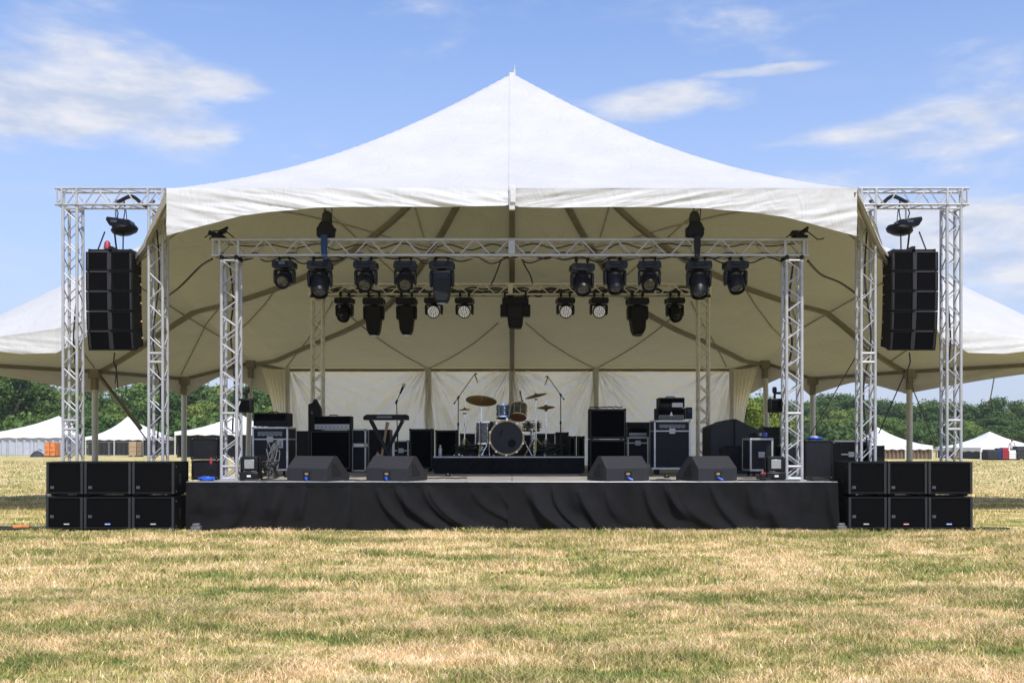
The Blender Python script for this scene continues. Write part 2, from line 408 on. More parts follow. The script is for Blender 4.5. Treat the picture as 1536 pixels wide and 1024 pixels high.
for sg in (-1,1):
    xx=np.linspace(5.17,.04,150)
    dep=np.interp(xx,[0,.1,.55,2,2.9,3.6,4.05,4.6,5.17],[.23,.27,.285,.28,.30,.36,.42,.56,.71])
    pts=[Vector((sg*x,14.97,5.14)) for x in xx]
    valance('valance',pts,dep,30,.05,3 if sg<0 else 31,dirn=-1)
    # wing valances, steep part then level scallops
    ss=np.linspace(5.17,14,220); pts=[roof_pt(sg*s,0)+Vector((0,-.03,0)) for s in ss]
    dep=np.interp(ss,[5.17,5.4,5.9,6.8,7.5,8.1,8.8,9.4,10.4,11.5,14],[.10,.05,.04,.05,.30,.43,.36,.22,.22,.4,.3])
    valance('valance',pts,dep,16,.05,51 if sg<0 else 77)
    # far eave valances
    ss=np.linspace(0,14,260)
    pts=[roof_pt(sg*s,2.0) for s in ss if s>=6.57]
    d2=[]
    kn=[6.57,7.54,9.2,10.45,14]
    dmax=[1.0,.75,.55,.62,.4]
    for s in [s for s in ss if s>=6.57]:
        for a,b,da,db in zip(kn[:-1],kn[1:],dmax[:-1],dmax[1:]):
            if a<=s<=b:
                u=(s-a)/(b-a); base=.24; d2.append(base+(da-base)*max(0,1-u*2)**1.3+(db-base)*max(0,u*2-1)**1.3 if b-a>.98 else da+(db-da)*u); break
    valance('valance',pts,d2,14,.05,91 if sg<0 else 101)
m=MB(); m.box(-.045,.045,14.90,14.955,4.80,5.17); m.box(-.028,.055,14.87,14.89,4.9,5.13); m.build('strap',M['valance'],tent,.012)
m=MB(); m.tube((0.05,20,8.60),(0.05,20,8.79),.025,10); m.tube((0.05,20,8.80),(0.05,20,8.88),.010,8); m.build('finial',M['pole'],tent)
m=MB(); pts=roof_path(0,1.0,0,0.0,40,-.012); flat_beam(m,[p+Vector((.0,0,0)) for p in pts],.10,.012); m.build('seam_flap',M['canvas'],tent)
# poles
def pole(x,y,z,r=.07,zb=0,lean=0,sleeve=.55):
    m=MB(); m.tube((x+lean,y,zb),(x,y,z),r,14); m.tube((x+lean,y,zb),(x+lean,y,zb+.02),r*2.2,14)
    o=m.build('pole',M['pole'],tent)
    if sleeve:
        s=MB(); s.cbox((x,y,z-.1),(r*3.4,r*3.2,.22)); s.tube((x,y,z-sleeve),(x+.0,y,z-.05),r*1.18,12); s.build('pole_bracket',M['rafter'],o,.01)
for X,v in ((-2.42,0),(0,0),(2.42,0),(-6.50,0),(6.50,0)):
    p=roof_pt(X,2.0); pole(p.x,p.y-.10,p.z,.085,0,0,0)
for s,ln in ((7.54,.10),(9.2,0),(10.45,0)):
    for sg in (-1,1):
        p=roof_pt(sg*s,2.0); pole(p.x,p.y-.14,p.z-.02,.075,0,sg*ln,.5)
# timber-coloured diagonal brace at the outer poles
p=roof_pt(-10.45,2.0); m=MB(); m.tube((p.x+.05,p.y-.2,p.z-.08),(p.x+1.25,p.y-.4,p.z-1.5),.055,8); m.build('brace',M['rafter'],tent)
# back wall with wrinkles
def wallpanel(x0,x1,y,ztop,seed,zb=0.0):
    nx=170; nz=100; V=np.zeros((nx,nz,3))
    X=np.linspace(x0,x1,nx)[:,None]; Z=np.linspace(0,1,nz)[None,:]
    u=(X-x0)/(x1-x0); z=ztop-(ztop-zb)*Z; dz=(ztop-z)
    cx=(x0+x1)/2
    # creases fan out from the two top corners
    a1=np.arctan2(dz+.05,X-x0+.02); a2=np.arctan2(dz+.05,x1-X+.02)
    f=np.abs(fbm(a1*9,dz*.6,seed,3)-.45)*1.6*np.exp(-((X-x0))/1.2)+np.abs(fbm(a2*9,dz*.6,seed+5,3)-.45)*1.6*np.exp(-((x1-X))/1.2)
    g=np.abs(fbm(X*1.5+dz*.7+seed,dz*.8,seed+3,3)-.47)*1.1+ (fbm(X*6,dz*.5,seed+20,3)-.45)*.25
    off=(f*.50+g*.16)*np.clip(dz*3,0.05,1)
    V[:,:,0]=X+0*Z; V[:,:,1]=y-off-.10*np.sin(PI*u)*Z; V[:,:,2]=z
    return grid_obj('back_wall',V,M['wall'],tent)
xsw=[-6.45,-2.42,0,2.42,6.38]
for k in range(4): wallpanel(xsw[k]+.005,xsw[k+1]-.005,28.98,3.58,5+k*13)
# gathered white drape hanging at the left end of the back wall
nx=40; nz=50; V=np.zeros((nx,nz,3))
for sg in (-1,1):
    for i in range(nx):
        for j in range(nz):
            u=i/(nx-1); t=j/(nz-1)
            w=.62-.40*math.sin(min(1,t*1.6)*PI/2)
            V[i,j]=(sg*((6.5 if sg<0 else 6.36)+u*w),28.7+.06*math.sin(u*34)*(.3+t)-u*.25,3.45-3.2*t)
    grid_obj('drape',V,M['wall'],tent)
# ================================================================ STAGE
SZ=.742
FY=15.2
def deck_mat():
    m=mat('stage_deck_ply',(.30,.275,.24),.7,0,.22,5,.25,60,streak=(.6,3,1),dirt=((.12,.11,.10),3,.55,.5)); return m
M['deck']=deck_mat()
stage=thing('stage_platform','low wooden stage deck with a long black pleated skirt','stage',(0,FY,0)); stage.location=(0,0,0)
m=MB()
for i in range(8):
    for j in range(6):
        m.box(-4.9+i*1.225+.004,-4.9+(i+1)*1.225-.004,FY+.03+j*1.9+.004,FY+.03+(j+1)*1.9-.004,SZ-.05,SZ)
m.build('deck',M['deck'],stage,.004)
m=MB(); m.box(-4.95,4.95,FY,FY+.028,SZ-.055,SZ+.001); m.build('deck_edge',M['edge'],stage,.004)
m=MB(); m.box(-4.85,4.85,FY+.3,FY+11.3,.03,SZ-.06)
m.build('frame',M['dark'],stage)
def skirt_mesh(x0,x1,y,ztop,zb,name,parent,seed,amp=.088,nx=420,nz=46,material=None):
    X=np.linspace(x0,x1,nx)[:,None]; t=np.linspace(0,1,nz)[None,:]
    H=ztop-zb; d=t*H
    warp=X*1.15+fbm(X*.35,d*.5,seed,3)*3
    sw=warp+1.7*np.sqrt(d+.02)*(1+.6*np.sin(X*.55+seed))
    hs_=min(1,H/.73)**.5; q=np.random.default_rng(seed); r=np.zeros((nx,nz)); L_=x1-x0; K=max(4,int(L_*3.2/hs_)); cf=lambda x:float(fbm(x*.45+seed*3.1,0,seed+50,2))*3.4-1.25; hs=H/.73
    for j in range(K):
        xj=x0+L_*(j+q.uniform(-.9,.9))/K; c=(cf(xj)*1.1+q.uniform(-.25,.25))*hs*.85; sg=1 if c>=0 else -1; pw=q.uniform(1.7,2.6); wd=q.uniform(.035,.09)*hs; A=q.uniform(.3,1.2)
        xc=xj+c*t**pw; ww=wd+q.uniform(.05,.16)*hs*t; e=(X-xc)/ww; e=np.where(e*sg>0,e*.7,e*1.8)
        fade=np.clip(t*5,0,1)*(1 if q.random()<.6 else np.clip((q.uniform(.6,1)-t)*4,0,1))
        r=r+A*np.exp(-e*e)*fade
    r=r*1.0
    r2=np.abs(fbm(X*4.4+d*2,d*4.2-X*.6,seed+4,4)-.45)*1.7
    pl=np.sin(X*26+fbm(X*2,0*d,seed,2)*9)*.5
    off=amp*(r*1.0+r2*.10)*(t**.7)+.012*pl*np.clip(1-t*1.7,0,1)*np.clip(t*12,0,1)+.09*t*(fbm(X*.8,0*t,seed+8,3))
    V=np.zeros((nx,nz,3)); V[:,:,0]=X+.05*(fbm(X*1.5,d*3,seed+6,2)-.4)*t; V[:,:,1]=y-off; V[:,:,2]=ztop-d-0.0*t
    hem=.03*(fbm(X*1.1,0*X,seed+12,3)-.2)
    V[:,:,2]+=hem*t
    return grid_obj(name,V,material or M['skirt'],parent)
skirt_mesh(-4.95,-.02,FY-.012,SZ-.012,.005,'skirt',stage,4)
skirt_mesh(-.06,4.95,FY-.026,SZ-.012,.005,'skirt',stage,41)
m=MB(); m.box(-4.95,4.95,FY-.02,FY-.001,SZ-.075,SZ-.008); m.build('skirt_band',M['skirt'],stage)
for sg in (-1,1):
    V=np.zeros((200,20,3)); yy=np.linspace(FY,FY+11.4,200)[:,None]; tt=np.linspace(0,1,20)[None,:]
    V[:,:,0]=sg*(4.915+.03*tt*np.sin(yy*9+2*tt)); V[:,:,1]=yy+0*tt; V[:,:,2]=(SZ-.06)*(1-tt)+.004; grid_obj('skirt',V,M['skirt'],stage)
# drum riser
ris=thing('drum_riser','low black skirted platform under the drum kit','riser',(0,0,0))
m=MB(); m.box(-1.51,1.38,19.2,21.4,1.03,1.07); m.build('deck',M['plastic_m'],ris,.006)
m=MB(); m.box(-1.515,1.385,19.185,19.2,1.045,1.074); m.build('deck_edge',M['silver'],ris,.003)
skirt_mesh(-1.505,1.375,19.18,1.05,SZ+.004,'skirt',ris,33,.075,200,30)
m=MB(); m.box(-1.48,1.35,19.25,21.3,SZ+.002,1.028); m.build('frame',M['dark'],ris)

# ================================================================ TRUSSES
X_=Vector((1,0,0));Y_=Vector((0,1,0));Z_=Vector((0,0,1))
def arch(name,label,cat,xl,xr,xo_l,xo_r,y0,ztop,zbot,mt,W=.29,base=0,group=None,sleeve=True,period=.54):
    """goal-post truss: xl/xr post centre lines, xo beam ends"""
    t=thing(name,label,cat,((xl+xr)/2,y0+W/2,0),0,group); t.location=(0,0,0)
    yc=y0+W/2; zc=ztop-W/2
    m=truss(MB(),(xo_l,yc,zc),(xo_r,yc,zc),Z_,Y_,W,.024,.012,period,mid=(.5,)); 
    for xx in (xl,xr):
        for sgn in (-1,1): m.box(xx+sgn*W/2-.02,xx+sgn*W/2+.02,y0-.004,y0+.012,zc-W/2+.03,zc+W/2-.03)
    m.box((xl+xr)/2-.05,(xl+xr)/2+.05,y0-.006,y0+.01,zc-W/2+.04,zc+W/2-.04)
    m.build('beam',mt,t)
    for xx in (xl,xr):
        m=truss(MB(),(xx,yc,base+.01),(xx,yc,ztop-W-.03 if sleeve else ztop-W-.01),X_,Y_,W,.026,.0125,.45)
        for zz in (base+.03,base+.22,base+1.05):
            if zz<ztop-W-.4: m.tube((xx-W/2+.03,y0+.026,zz),(xx+W/2-.03,y0+.026,zz),.022,8)
        m.box(xx-W/2-.02,xx+W/2+.02,y0-.02,y0+W+.02,base+.002,base+.016)
        o=m.build('post',mt,t)
        if sleeve:
            s=MB()
            for a in (-1,1):
                for b in (-1,1): s.tube((xx+a*W*.40,yc+b*W*.40,ztop-W-.05),(xx+a*W*.40,yc+b*W*.40,ztop-W+.02),.035,10)
            s.build('coupler',M['plastic_m'],o)
    return t
front=arch('lighting_truss','silver goalpost box truss standing along the front edge of the stage','truss',-4.42,4.41,-4.70,4.64,15.6,4.53,4.24,M['alu'],base=SZ)
rear=arch('lighting_truss','shorter beige-looking goalpost box truss at the back of the stage','truss',-4.30,4.23,-4.50,4.42,22.0,4.86,4.57,M['alu_rear'],.28,SZ,period=.6)
def tower(sg,label):
    t=thing('speaker_tower',label,'truss tower',(0,0,0),0,'truss towers carrying the hanging speakers')
    W=.27; xo=sg*7.06; xi=sg*5.69; y0=15.95
    yc=y0+W/2; zt=5.41
    a,b=sorted((sg*7.29,sg*5.53))
    m=truss(MB(),(a,yc,zt-.15),(b,yc,zt-.15),Z_,Y_,.30,.021,.010,.5)
    for xx in (xo,xi): m.box(xx-W/2-.0,xx-W/2+.035,y0-.018,y0-.003,zt-.28,zt-.02); m.box(xx+W/2-.035,xx+W/2,y0-.018,y0-.003,zt-.28,zt-.02)
    m.build('beam',M['alu'],t)
    for xx in (xo,xi):
        m=truss(MB(),(xx,yc,.02),(xx,yc,zt-.31),X_,Y_,W,.024,.010,.5)
        zz = 2.62 if xx==xi else 1.55
        for dz in (0,.14): m.tube((xx-W/2+.03,y0+.024,zz+dz),(xx+W/2-.03,y0+.024,zz+dz),.022,8)
        m.box(xx-.3,xx+.3,y0-.15,y0+W+.15,.002,.018)
        m.build('post',M['alu'],t)
    return t
tower(-1,'silver truss tower on the left of the tent, holding one hanging speaker array')
tower(1,'silver truss tower on the right of the tent, holding one hanging speaker array')

# ================================================================ SUBWOOFERS
def emblem(mb,x,y,z,s=.02):
    """small square maker's mark"""
    t=.004
    for a in (-1,1):
        mb.box(x+a*s-t,x+a*s+t,y-.004,y,z-s,z+s)
    mb.box(x-s+t,x+s-t,y-.004,y,z+s-2*t,z+s); mb.box(x-s+t,x+s-t,y-.004,y,z-t,z+t); mb.box(x-t,x+t,y-.0045,y-.0005,z-s,z-t)
def subwoofer(x0,x1,row,side,label,badge=None):
    z0=.0+row*.526+.005; z1=z0+.515; y0=15.0+ (0.008 if row else 0); D=.66
    t=thing('subwoofer',label,'subwoofer',(0,0,0),0,'subwoofers stacked on the grass beside the stage'); t.location=((x0+x1)/2,y0,z0)
    w=(x1-x0)/2-.006; h=z1-z0
    m=MB()
    fr=.045
    m.box(-w,w,.03,D,.03,h); m.box(-w,-w+fr,0,.03,.03,h); m.box(w-fr,w,0,.03,.03,h); m.box(-w+fr,w-fr,0,.03,h-.03,h); m.box(-w+fr,w-fr,0,.03,.03,.065)
    for a in (-1,1): m.box(a*(w-.09)-.04,a*(w-.09)+.04,.05,D-.05,0,.03)
    m.build('cabinet',M['cab'],t,.006)
    for q in (-1,1):
        sr=MB(); xa,xb=sorted((q*(w-.004),q*(w-fr+.004))); sr.box(xa,xb,-.004,-.0005,.034,h-.006); sr.build('side_rail',M['wedge'],t,.002)
    g=MB(); g.box(-w+fr+.004,w-fr-.004,.010,.029,.069,h-.034); g.build('grille',M['cone'],t,.004)
    e=MB(); e.box(-w+fr,w-fr,.003,.008,.052,.060); e.build('trim_strip',M['silver'] if row==0 else M['grey_pl'],t)
    b=MB(); emblem(b,-w+fr+.045,.009,.13 if row else .22,.020); b.build('emblem',M['grey_pl'],t)
    for a in (-1,1):
        hd=MB(); hd.box(a*w-.004,a*w+.004,.22,.30,.17,.33); hd.build('handle_recess',M['rubber'],t,.003)
        k=MB()
        for zz in (.07,h-.07): k.tube((a*w,.08,zz),(a*(w+.006),.08,zz),.010,8)
        k.build('rivet',M['grey_pl'],t)
    if badge:
        c=MB(); c.box(-.045+badge[1],.045+badge[1],.004,.009,.095,.12); q=c.build('badge',M[badge[0]],t,.002)
        d=MB(); 
        for i in range(4): d.box(-.034+i*.019+badge[1],-.022+i*.019+badge[1],.001,.0035,.101,.115)
        d.build('badge_letters',M['white_pl'],q)
    return t
Lx=[-7.0,-6.43,-5.71,-5.06]; Rx=[5.04,5.63,6.24,6.92]
pos=['outer','middle','inner']; bl=['grey_pl','blue','grey_pl']; br=['grey_pl','red','blue']
for i in range(3):
    for row in (0,1):
        rn='top' if row else 'bottom'
        subwoofer(Lx[i],Lx[i+1],row,-1,f'black subwoofer, {pos[i]} one in the {rn} row of the stack left of the stage',None if row else (bl[i],0 if i else .03))
        subwoofer(Rx[i],Rx[i+1],row,1,f'black subwoofer, {pos[2-i]} one in the {rn} row of the stack right of the stage',None if row else (br[i],-.02))

# ================================================================ HANGING LINE ARRAYS
def line_array(sg,label):
    Y0=16.02; xc=sg*6.455; w=.355; ch=.318; D=.50
    t=thing('line_array',label,'speaker array',(xc,Y0,4.39),0,'hanging line arrays')
    m0=Matrix()
    z=0.0; yy=0.0; ang=0
    for k,da in enumerate((0,.8,1.6,3,7)):
        ang+=R(da)
        mt=Matrix.Translation((0,yy,z))@Matrix.Rotation(ang,4,'X')
        m=MB()
        # wedge shaped body: taller at the front
        hh=ch-.012
        out=[(0.03,0),(0.03,-hh),(D,-hh+.008),(D,-.008)]
        m.prism(out,-w+.02,w-.02,'x',mt)
        for a in (-1,1): m.box(a*w-.022,a*w+.022,0,.12,-hh,0,mt)
        m.box(-w+.02,w-.02,0,.03,-.018,0,mt); m.box(-w+.02,w-.02,0,.03,-hh,-hh+.018,mt)
        c=m.build('cabinet',M['cab'],t,.005)
        for a in (-1,1):
            g=MB(); x0,x1=sorted((a*.049,a*(w-.026))); g.box(x0,x1,.006,.028,-hh+.021,-.021,mt); g.build('grille',M['cone'],c)
        for a in (-1,1):
            for zz in (-.07,-hh+.07):
                r=MB(); r.box(a*(w+.004)-.012,a*(w+.004)+.012,.02,.10,zz-.012,zz+.012,mt); r.build('rigging_pin',M['grey_pl'],c)
            if a==-sg: r=MB(); r.tube(mt@Vector((a*(w+.0),.40,-hh*.5)),mt@Vector((a*(w+.022),.40,-hh*.5)),.018,10); r.build('rear_pin',M['hoop'],c)
        for a,wd in ((0,.034),(-w+.014,.014),(w-.014,.014)):
            e=MB(); e.box(a-wd,a+wd,-.006,.03,-hh+.019,-.019,mt); e.build('front_rib',M['wedge'],c,.004)
        e=MB(); x0,x1=sorted((sg*.0,-w*.0+sg*(w-.04)));  e.box(x0,x1,.001,.01,-.006+.004,.004,mt); e.build('edge_strip',M['grey_pl'],c)
        bot=mt@Vector((0,0,-ch)); z=bot.z; yy=bot.y
    f=MB()
    for a in (-1,1): f.box(a*(w-.03)-.02,a*(w-.03)+.02,.02,.46,.002,.05)
    f.box(-.03,.03,.05,.50,.01,.10); f.box(-w+.05,w-.05,.2,.24,.01,.05); f.box(-w+.05,w-.05,.05,.08,.01,.05)
    fo=f.build('bumper_frame',M['plastic_m'],t,.004)
    s=MB()
    for a,yy2 in ((-.2,.06),(.2,.06)): s.tube((a,yy2,.05),(a*.75,.2,.36),.012,6)
    s.tube((.0,.3,.10),(.0,.22,.36),.015,6)
    s.build('hanging_rod',M['plastic_m'],fo)
    if sg<0:
        q=MB(); q.lathe([(.06,0),(.055,.03),(.045,.10),(.02,.13)],Matrix.Translation((-.10,.18,.08)),14); q.build('sling',M['red'],fo)
    # cable tail
    q=MB(); q.path([Vector((.05*sg,.35,z-.0)),Vector((.07*sg,.36,z-.15)),Vector((.03*sg,.38,z-.3)),Vector((.06*sg,.4,z-.5))],.012,6); q.build('cable_tail',M['cable'],t)
    return t
line_array(-1,'black five-cabinet line array hanging in the left truss tower, with a red sling')
line_array(1,'black five-cabinet line array hanging in the right truss tower, above no red sling')
def hoist(sg,label):
    t=thing('chain_hoist',label,'hoist',(sg*6.42,16.25,4.86),0,'chain hoists above the line arrays')
    m=MB()
    mt=Matrix.Rotation(R(-6*sg),4,'Y')
    prof=[(-.14,-.07),(.12,-.09),(.20,-.02),(.17,.06),(-.20,.07),(-.21,.02)]
    m.prism(prof,-.13,.12,'y',Matrix.Translation((sg*-.07 if sg<0 else -.0,0,.03))@mt@Matrix.Scale(-sg if sg>0 else 1,4,X_))
    m.build('motor',M['plastic'],t,.015)
    d=MB(); d.lathe([(0,-.10),(.10,-.095),(.19,-.055),(.215,-.01),(.19,.035),(.10,.06),(0,.065)],Matrix.Translation((sg*-.10,.06,-.045))@Matrix.Rotation(R(8*sg),4,'Y'),28); d.build('housing',M['plastic_m'],t)
    l=MB(); l.box(-.05,.05,-.137,-.131,.025,.06); l.build('label',M['grey_pl'],t)
    c=MB()
    for (x0,n) in ((-.02,14),):
        for k in range(n):
            a=Matrix.Rotation(R(90) ,4,'X') if k%2 else Matrix.Rotation(R(90),4,'Y')
            c.torus((x0,0,.11+k*.023),.013,.0045,a,8,5)
    c.path([Vector((.0,0,.07)),Vector((.03,-.03,.2)),Vector((-.01,-.02,.3)),Vector((.02,0,.42))],.010,6)
    c.path([Vector((.10*sg*-1,0,.05)),Vector((.13*sg*-1,0,.22)),Vector((.12*sg*-1,0,.33)),Vector((.10*sg*-1,0,.42))],.009,6)
    c.path([Vector((.17*sg*-1,0,.0)),Vector((.15*sg*-1,0,.22)),Vector((.13*sg*-1,0,.33)),Vector((.12*sg*-1,0,.42))],.007,6)
    c.build('chain',M['cable'],t)
    return t
hoist(-1,'black saucer-shaped chain hoist on chains above the left line array')
hoist(1,'black saucer-shaped chain hoist on chains above the right line array')
# ================================================================ MOVING HEADS
def moving_head(px,Y,ztop,label,s=1.0,tilt=50,pan=0,style='spot',length=.34,group='moving head lights on the front truss',blue=False):
    """hangs from ztop; tilt: degrees of the head below horizontal"""
    X=PX(px,Y)
    t=thing('moving_head_light',label,'stage light',(X,Y,ztop),R(pan),group); t.scale=(s,s,s)
    m=MB()
    for a in (-.085,.085):
        m.tube((a,0,.05),(a,0,-.03),.014,8); m.cbox((a,0,.04),(.035,.07,.06)); 
    m.tube((-.13,0,-.022),(.13,0,-.022),.012,8)
    m.build('clamp',M['plastic_m'],t,.003)
    b=MB()
    out=[(-.165,-.04),(-.14,-.028),(.14,-.028),(.165,-.04),(.172,-.10),(.155,-.135),(-.155,-.135),(-.172,-.10)]
    b.prism(out,-.12,.12,'y'); 
    for k in range(4): b.box(-.11,.11,-.126,-.119,-.055-k*.016,-.049-k*.016)
    b.build('base',M['plastic'],t,.012)
    if style!='wash':
        d=MB(); d.box(-.05,.05,-.1285,-.1262,-.085,-.045); d.build('display',M['lens' if px==427 else 'plastic'],t)
        if style!='wash':
            for a in (-1,1): 
                k=MB(); k.torus((a*.172,0,-.088),.028,.007,Matrix.Rotation(R(90),4,'Y'),14,6); k.build('handle',M['plastic_m'],t)
    hz=-.30 if style!='wash' else -.27
    y=MB(); y.tube((0,0,-.13),(0,0,-.155),.06,18); y.box(-.165,.165,-.05,.05,-.175,-.15)
    for a in (-1,1):
        o=[(a*.165,-.16),(a*.172,-.2),(a*.168,hz-.05),(a*.150,hz-.085),(a*.128,hz-.05),(a*.132,-.17)]
        y.prism(o if a>0 else o[::-1],-.055,.055,'y')
    y.build('yoke',M['plastic'],t,.012)
    mt=Matrix.Translation((0,0,hz))@Matrix.Rotation(R(90+tilt),4,'X')   # +Z of the lathe -> lens direction
    h=MB(); 
    if style=='wash':
        h.lathe([(0,-.10),(.07,-.095),(.10,-.06),(.115,0),(.125,.05),(.128,.075),(.118,.08),(.115,.070)],mt,28,cap=False)
        hd=h.build('head',M['plastic_m'],t)
        f=MB(); f.lathe([(.115,.069),(0,.069)],mt,24,cap=False); f.build('face',M['plastic_m'],hd)
        l=MB(); pts=[(0,0)]+[(.034*math.cos(k*PI/3),.034*math.sin(k*PI/3)) for k in range(6)]+[(.066*math.cos(k*PI/6+.26),.066*math.sin(k*PI/6+.26)) for k in range(12)]+[(.096*math.cos(k*PI/9),.096*math.sin(k*PI/9)) for k in range(18)]
        for (a,b) in pts: l.lathe([(.0130,.069),(.0125,.078),(.008,.084),(0,.085)],mt@Matrix.Translation((a,b,0)),8,cap=False)
        l.build('led_lens',M['led'],hd)
    elif style=='spot':
        L=length
        h.lathe([(0,-L*.45),(.06,-L*.44),(.105,-L*.34),(.126,-L*.1),(.128,L*.12),(.124,L*.30),(.118,L*.46),(.112,L*.5),(.102,L*.5),(.100,L*.44)],mt,28,cap=False)
        hd=h.build('head',M['plastic'],t)
        g=MB(); g.lathe([(.101,L*.43),(.08,L*.47),(.045,L*.51),(0,L*.53)],mt,24,cap=False); g.build('lens',M['lens'],hd)
        k=MB()
        for i in range(5): k.lathe([(.128,-L*.26+i*.022),(.130,-L*.26+i*.022+.006),(.128,-L*.26+i*.022+.012)],mt,24,cap=False)
        k.build('cooling_fin',M['plastic_m'],hd)
    else:   # boxy profile head pointing down
        L=length
        o=[(-.125,.14),(.125,.14),(.13,-.02),(.105,-L*.62),(.075,-L*.80),(-.075,-L*.80),(-.105,-L*.62),(-.13,-.02)]
        mt2=Matrix.Translation((0,0,hz))@Matrix.Rotation(R(tilt-90),4,'X')
        h.prism(o,-.105,.105,'y',mt2); hd=h.build('head',M['plastic_m'],t,.02)
        g=MB(); g.tube(mt2@Vector((0,0,-L*.79)),mt2@Vector((0,0,-L*.84)),.066,20); g.build('lens',M['lens'],hd)
        k=MB(); k.box(-.09,.09,-.110,-.104,.02,.10,mt2); k.build('vent',M['plastic'],hd,.003)
    return t
zf=4.24
mh=[(427,1.0,30,-8,'spot',.30,'short moving head aimed forward, the leftmost on the front truss'),
    (480,1.15,62,6,'spot',.42,'large moving head with rounded nose below the blue sling on the front truss'),
    (549,1.06,42,-5,'spot',.34,'moving head with glassy round lens, third from the left on the front truss'),
    (608,1.06,40,4,'spot',.34,'moving head with glassy round lens, fourth from the left on the front truss'),
    (663,1.15,88,0,'box',.36,'moving head pointing straight down, just left of the middle of the front truss'),
    (873,1.08,52,8,'spot',.34,'moving head hanging lowest on long clamps, just right of the middle of the front truss'),
    (922,1.06,66,10,'spot',.38,'moving head tipped down, second right of the gap in the middle of the front truss'),
    (974,1.06,42,-6,'spot',.34,'moving head with glassy round lens between the tipped one and the right hoist'),
    (1048,1.15,66,-3,'spot',.44,'largest moving head, directly below the right black hoist on the front truss'),
    (1103,1.08,58,5,'spot',.36,'moving head with ribbed nose, the rightmost on the front truss')]
for px,s,ti,pan,st,L,lab in mh:
    moving_head(px,15.82,zf-.02-(.04 if px==873 else 0),lab,s,ti,pan,st,L)
zr=4.56
rh=[(517,.95,50,-10,'spot',.32,'small dark moving head, leftmost on the rear truss'),(561,1.12,84,0,'box',.40,'dark profile light pointing down, second from the left on the rear truss'),
    (610,1.10,86,0,'box',.40,'dark profile light pointing down, third from the left on the rear truss'),
    (651,.95,20,-8,'wash',.3,'round LED wash light with white dotted face, first from the left on the rear truss'),
    (697,.95,20,-8,'wash',.3,'round LED wash light with white dotted face, second from the left on the rear truss'),
    (848,.95,20,8,'wash',.3,'round LED wash light with white dotted face, third from the left on the rear truss'),
    (898,.95,20,8,'wash',.3,'round LED wash light with white dotted face, fourth from the left on the rear truss'),
    (956,1.12,78,6,'box',.40,'dark profile light pointing down, right of the four white dotted lights'),
    (1012,.95,50,10,'spot',.32,'small dark moving head, rightmost on the rear truss')]
for px,s,ti,pan,st,L,lab in rh:
    moving_head(px,21.95,zr-.02,lab,s*1.22,ti,pan,st,L,'lights on the rear truss')
# wide centre fixture
t=thing('centre_light','wide black fixture with two side boxes hanging at the middle of the rear truss','stage light',(PX(773,21.95),21.95,4.56)); 
m=MB(); m.box(-.29,.29,-.12,.12,-.20,-.06); m.box(-.26,.26,-.10,.10,-.06,-.03); m.build('bar',M['plastic_m'],t,.012)
m=MB()
for a in (-.23,.23): m=MB(); m.tube((a,0,.07),(a,0,-.04),.016,8); m.cbox((a,0,.05),(.04,.08,.08)); m.build('clamp',M['plastic_m'],t)
for a in (-1,1):
    m=MB(); m.cbox((a*.255,0,-.33),(.15,.22,.26)); o=m.build('side_box',M['plastic_m'],t,.015)
    m=MB(); m.tube((a*.17,-.05,-.32),(a*.19,-.05,-.32),.05,14); m.build('knob',M['silver'],o)
m=MB(); m.prism([(-.18,-.20),(.18,-.20),(.18,-.42),(.16,-.64),(.13,-.72),(-.13,-.72),(-.16,-.64),(-.18,-.42)],-.14,.14,'y'); o=m.build('body',M['plastic_m'],t,.012)
m=MB(); m.box(-.13,.13,-.147,-.140,-.5,-.3); m.box(-.08,.08,-.147,-.140,-.66,-.56); m.build('panel',M['plastic'],o,.004)
# front truss hoists
def truss_hoist(px,label,sling):
    X=PX(px,15.75); t=thing('chain_hoist',label,'hoist',(X,15.78,4.55),0,'chain hoists holding the front truss')
    m=MB(); m.prism([(-.10,0),(.10,0),(.13,.06),(.12,.17),(.08,.25),(-.08,.25),(-.12,.17),(-.12,.06)],-.10,.10,'y'); m.cbox((-.10,0,.10),(.09,.14,.14)); m.cbox((.10,.02,.13),(.08,.12,.09),(0,.3,0)); m.build('motor',M['plastic_m'],t,.012)
    b=MB(); b.lathe([(0,.20),(.07,.20),(.09,.28),(.075,.40),(.045,.44),(.04,.42)],Matrix.Translation((.0,.05,0)),12,cap=False); b.build('chain_bag',M['dark'],t)
    c=MB()
    for k in range(21):
        a=Matrix.Rotation(R(90),4,'X') if k%2 else Matrix.Rotation(R(90),4,'Y'); c.torus((-.02,0,.26+k*.026),.015,.006,a,8,5)
    c.path([Vector((.07,0,.2)),Vector((.09,0,.45)),Vector((.06,0,.65)),Vector((.03,0,.82))],.008,6)
    c.build('chain',M['cable'],t)
    s=MB()
    s.prism([(-.045,.02),(.045,.02),(.055,-.10),(.04,-.32),(-.03,-.34),(-.05,-.20)],-.215,-.175,'y'); s.box(-.04,.045,-.2,.16,-.36,-.335); s.box(-.05,.05,-.2,.16,.0,.03)
    s.build('sling',M['blue_sling'] if sling else M['plastic_m'],t,.012)
    return t
truss_hoist(489,'black chain hoist on the front truss wrapped with a blue sling',True)
truss_hoist(1043,'black chain hoist on the front truss wrapped with a black sling',False)
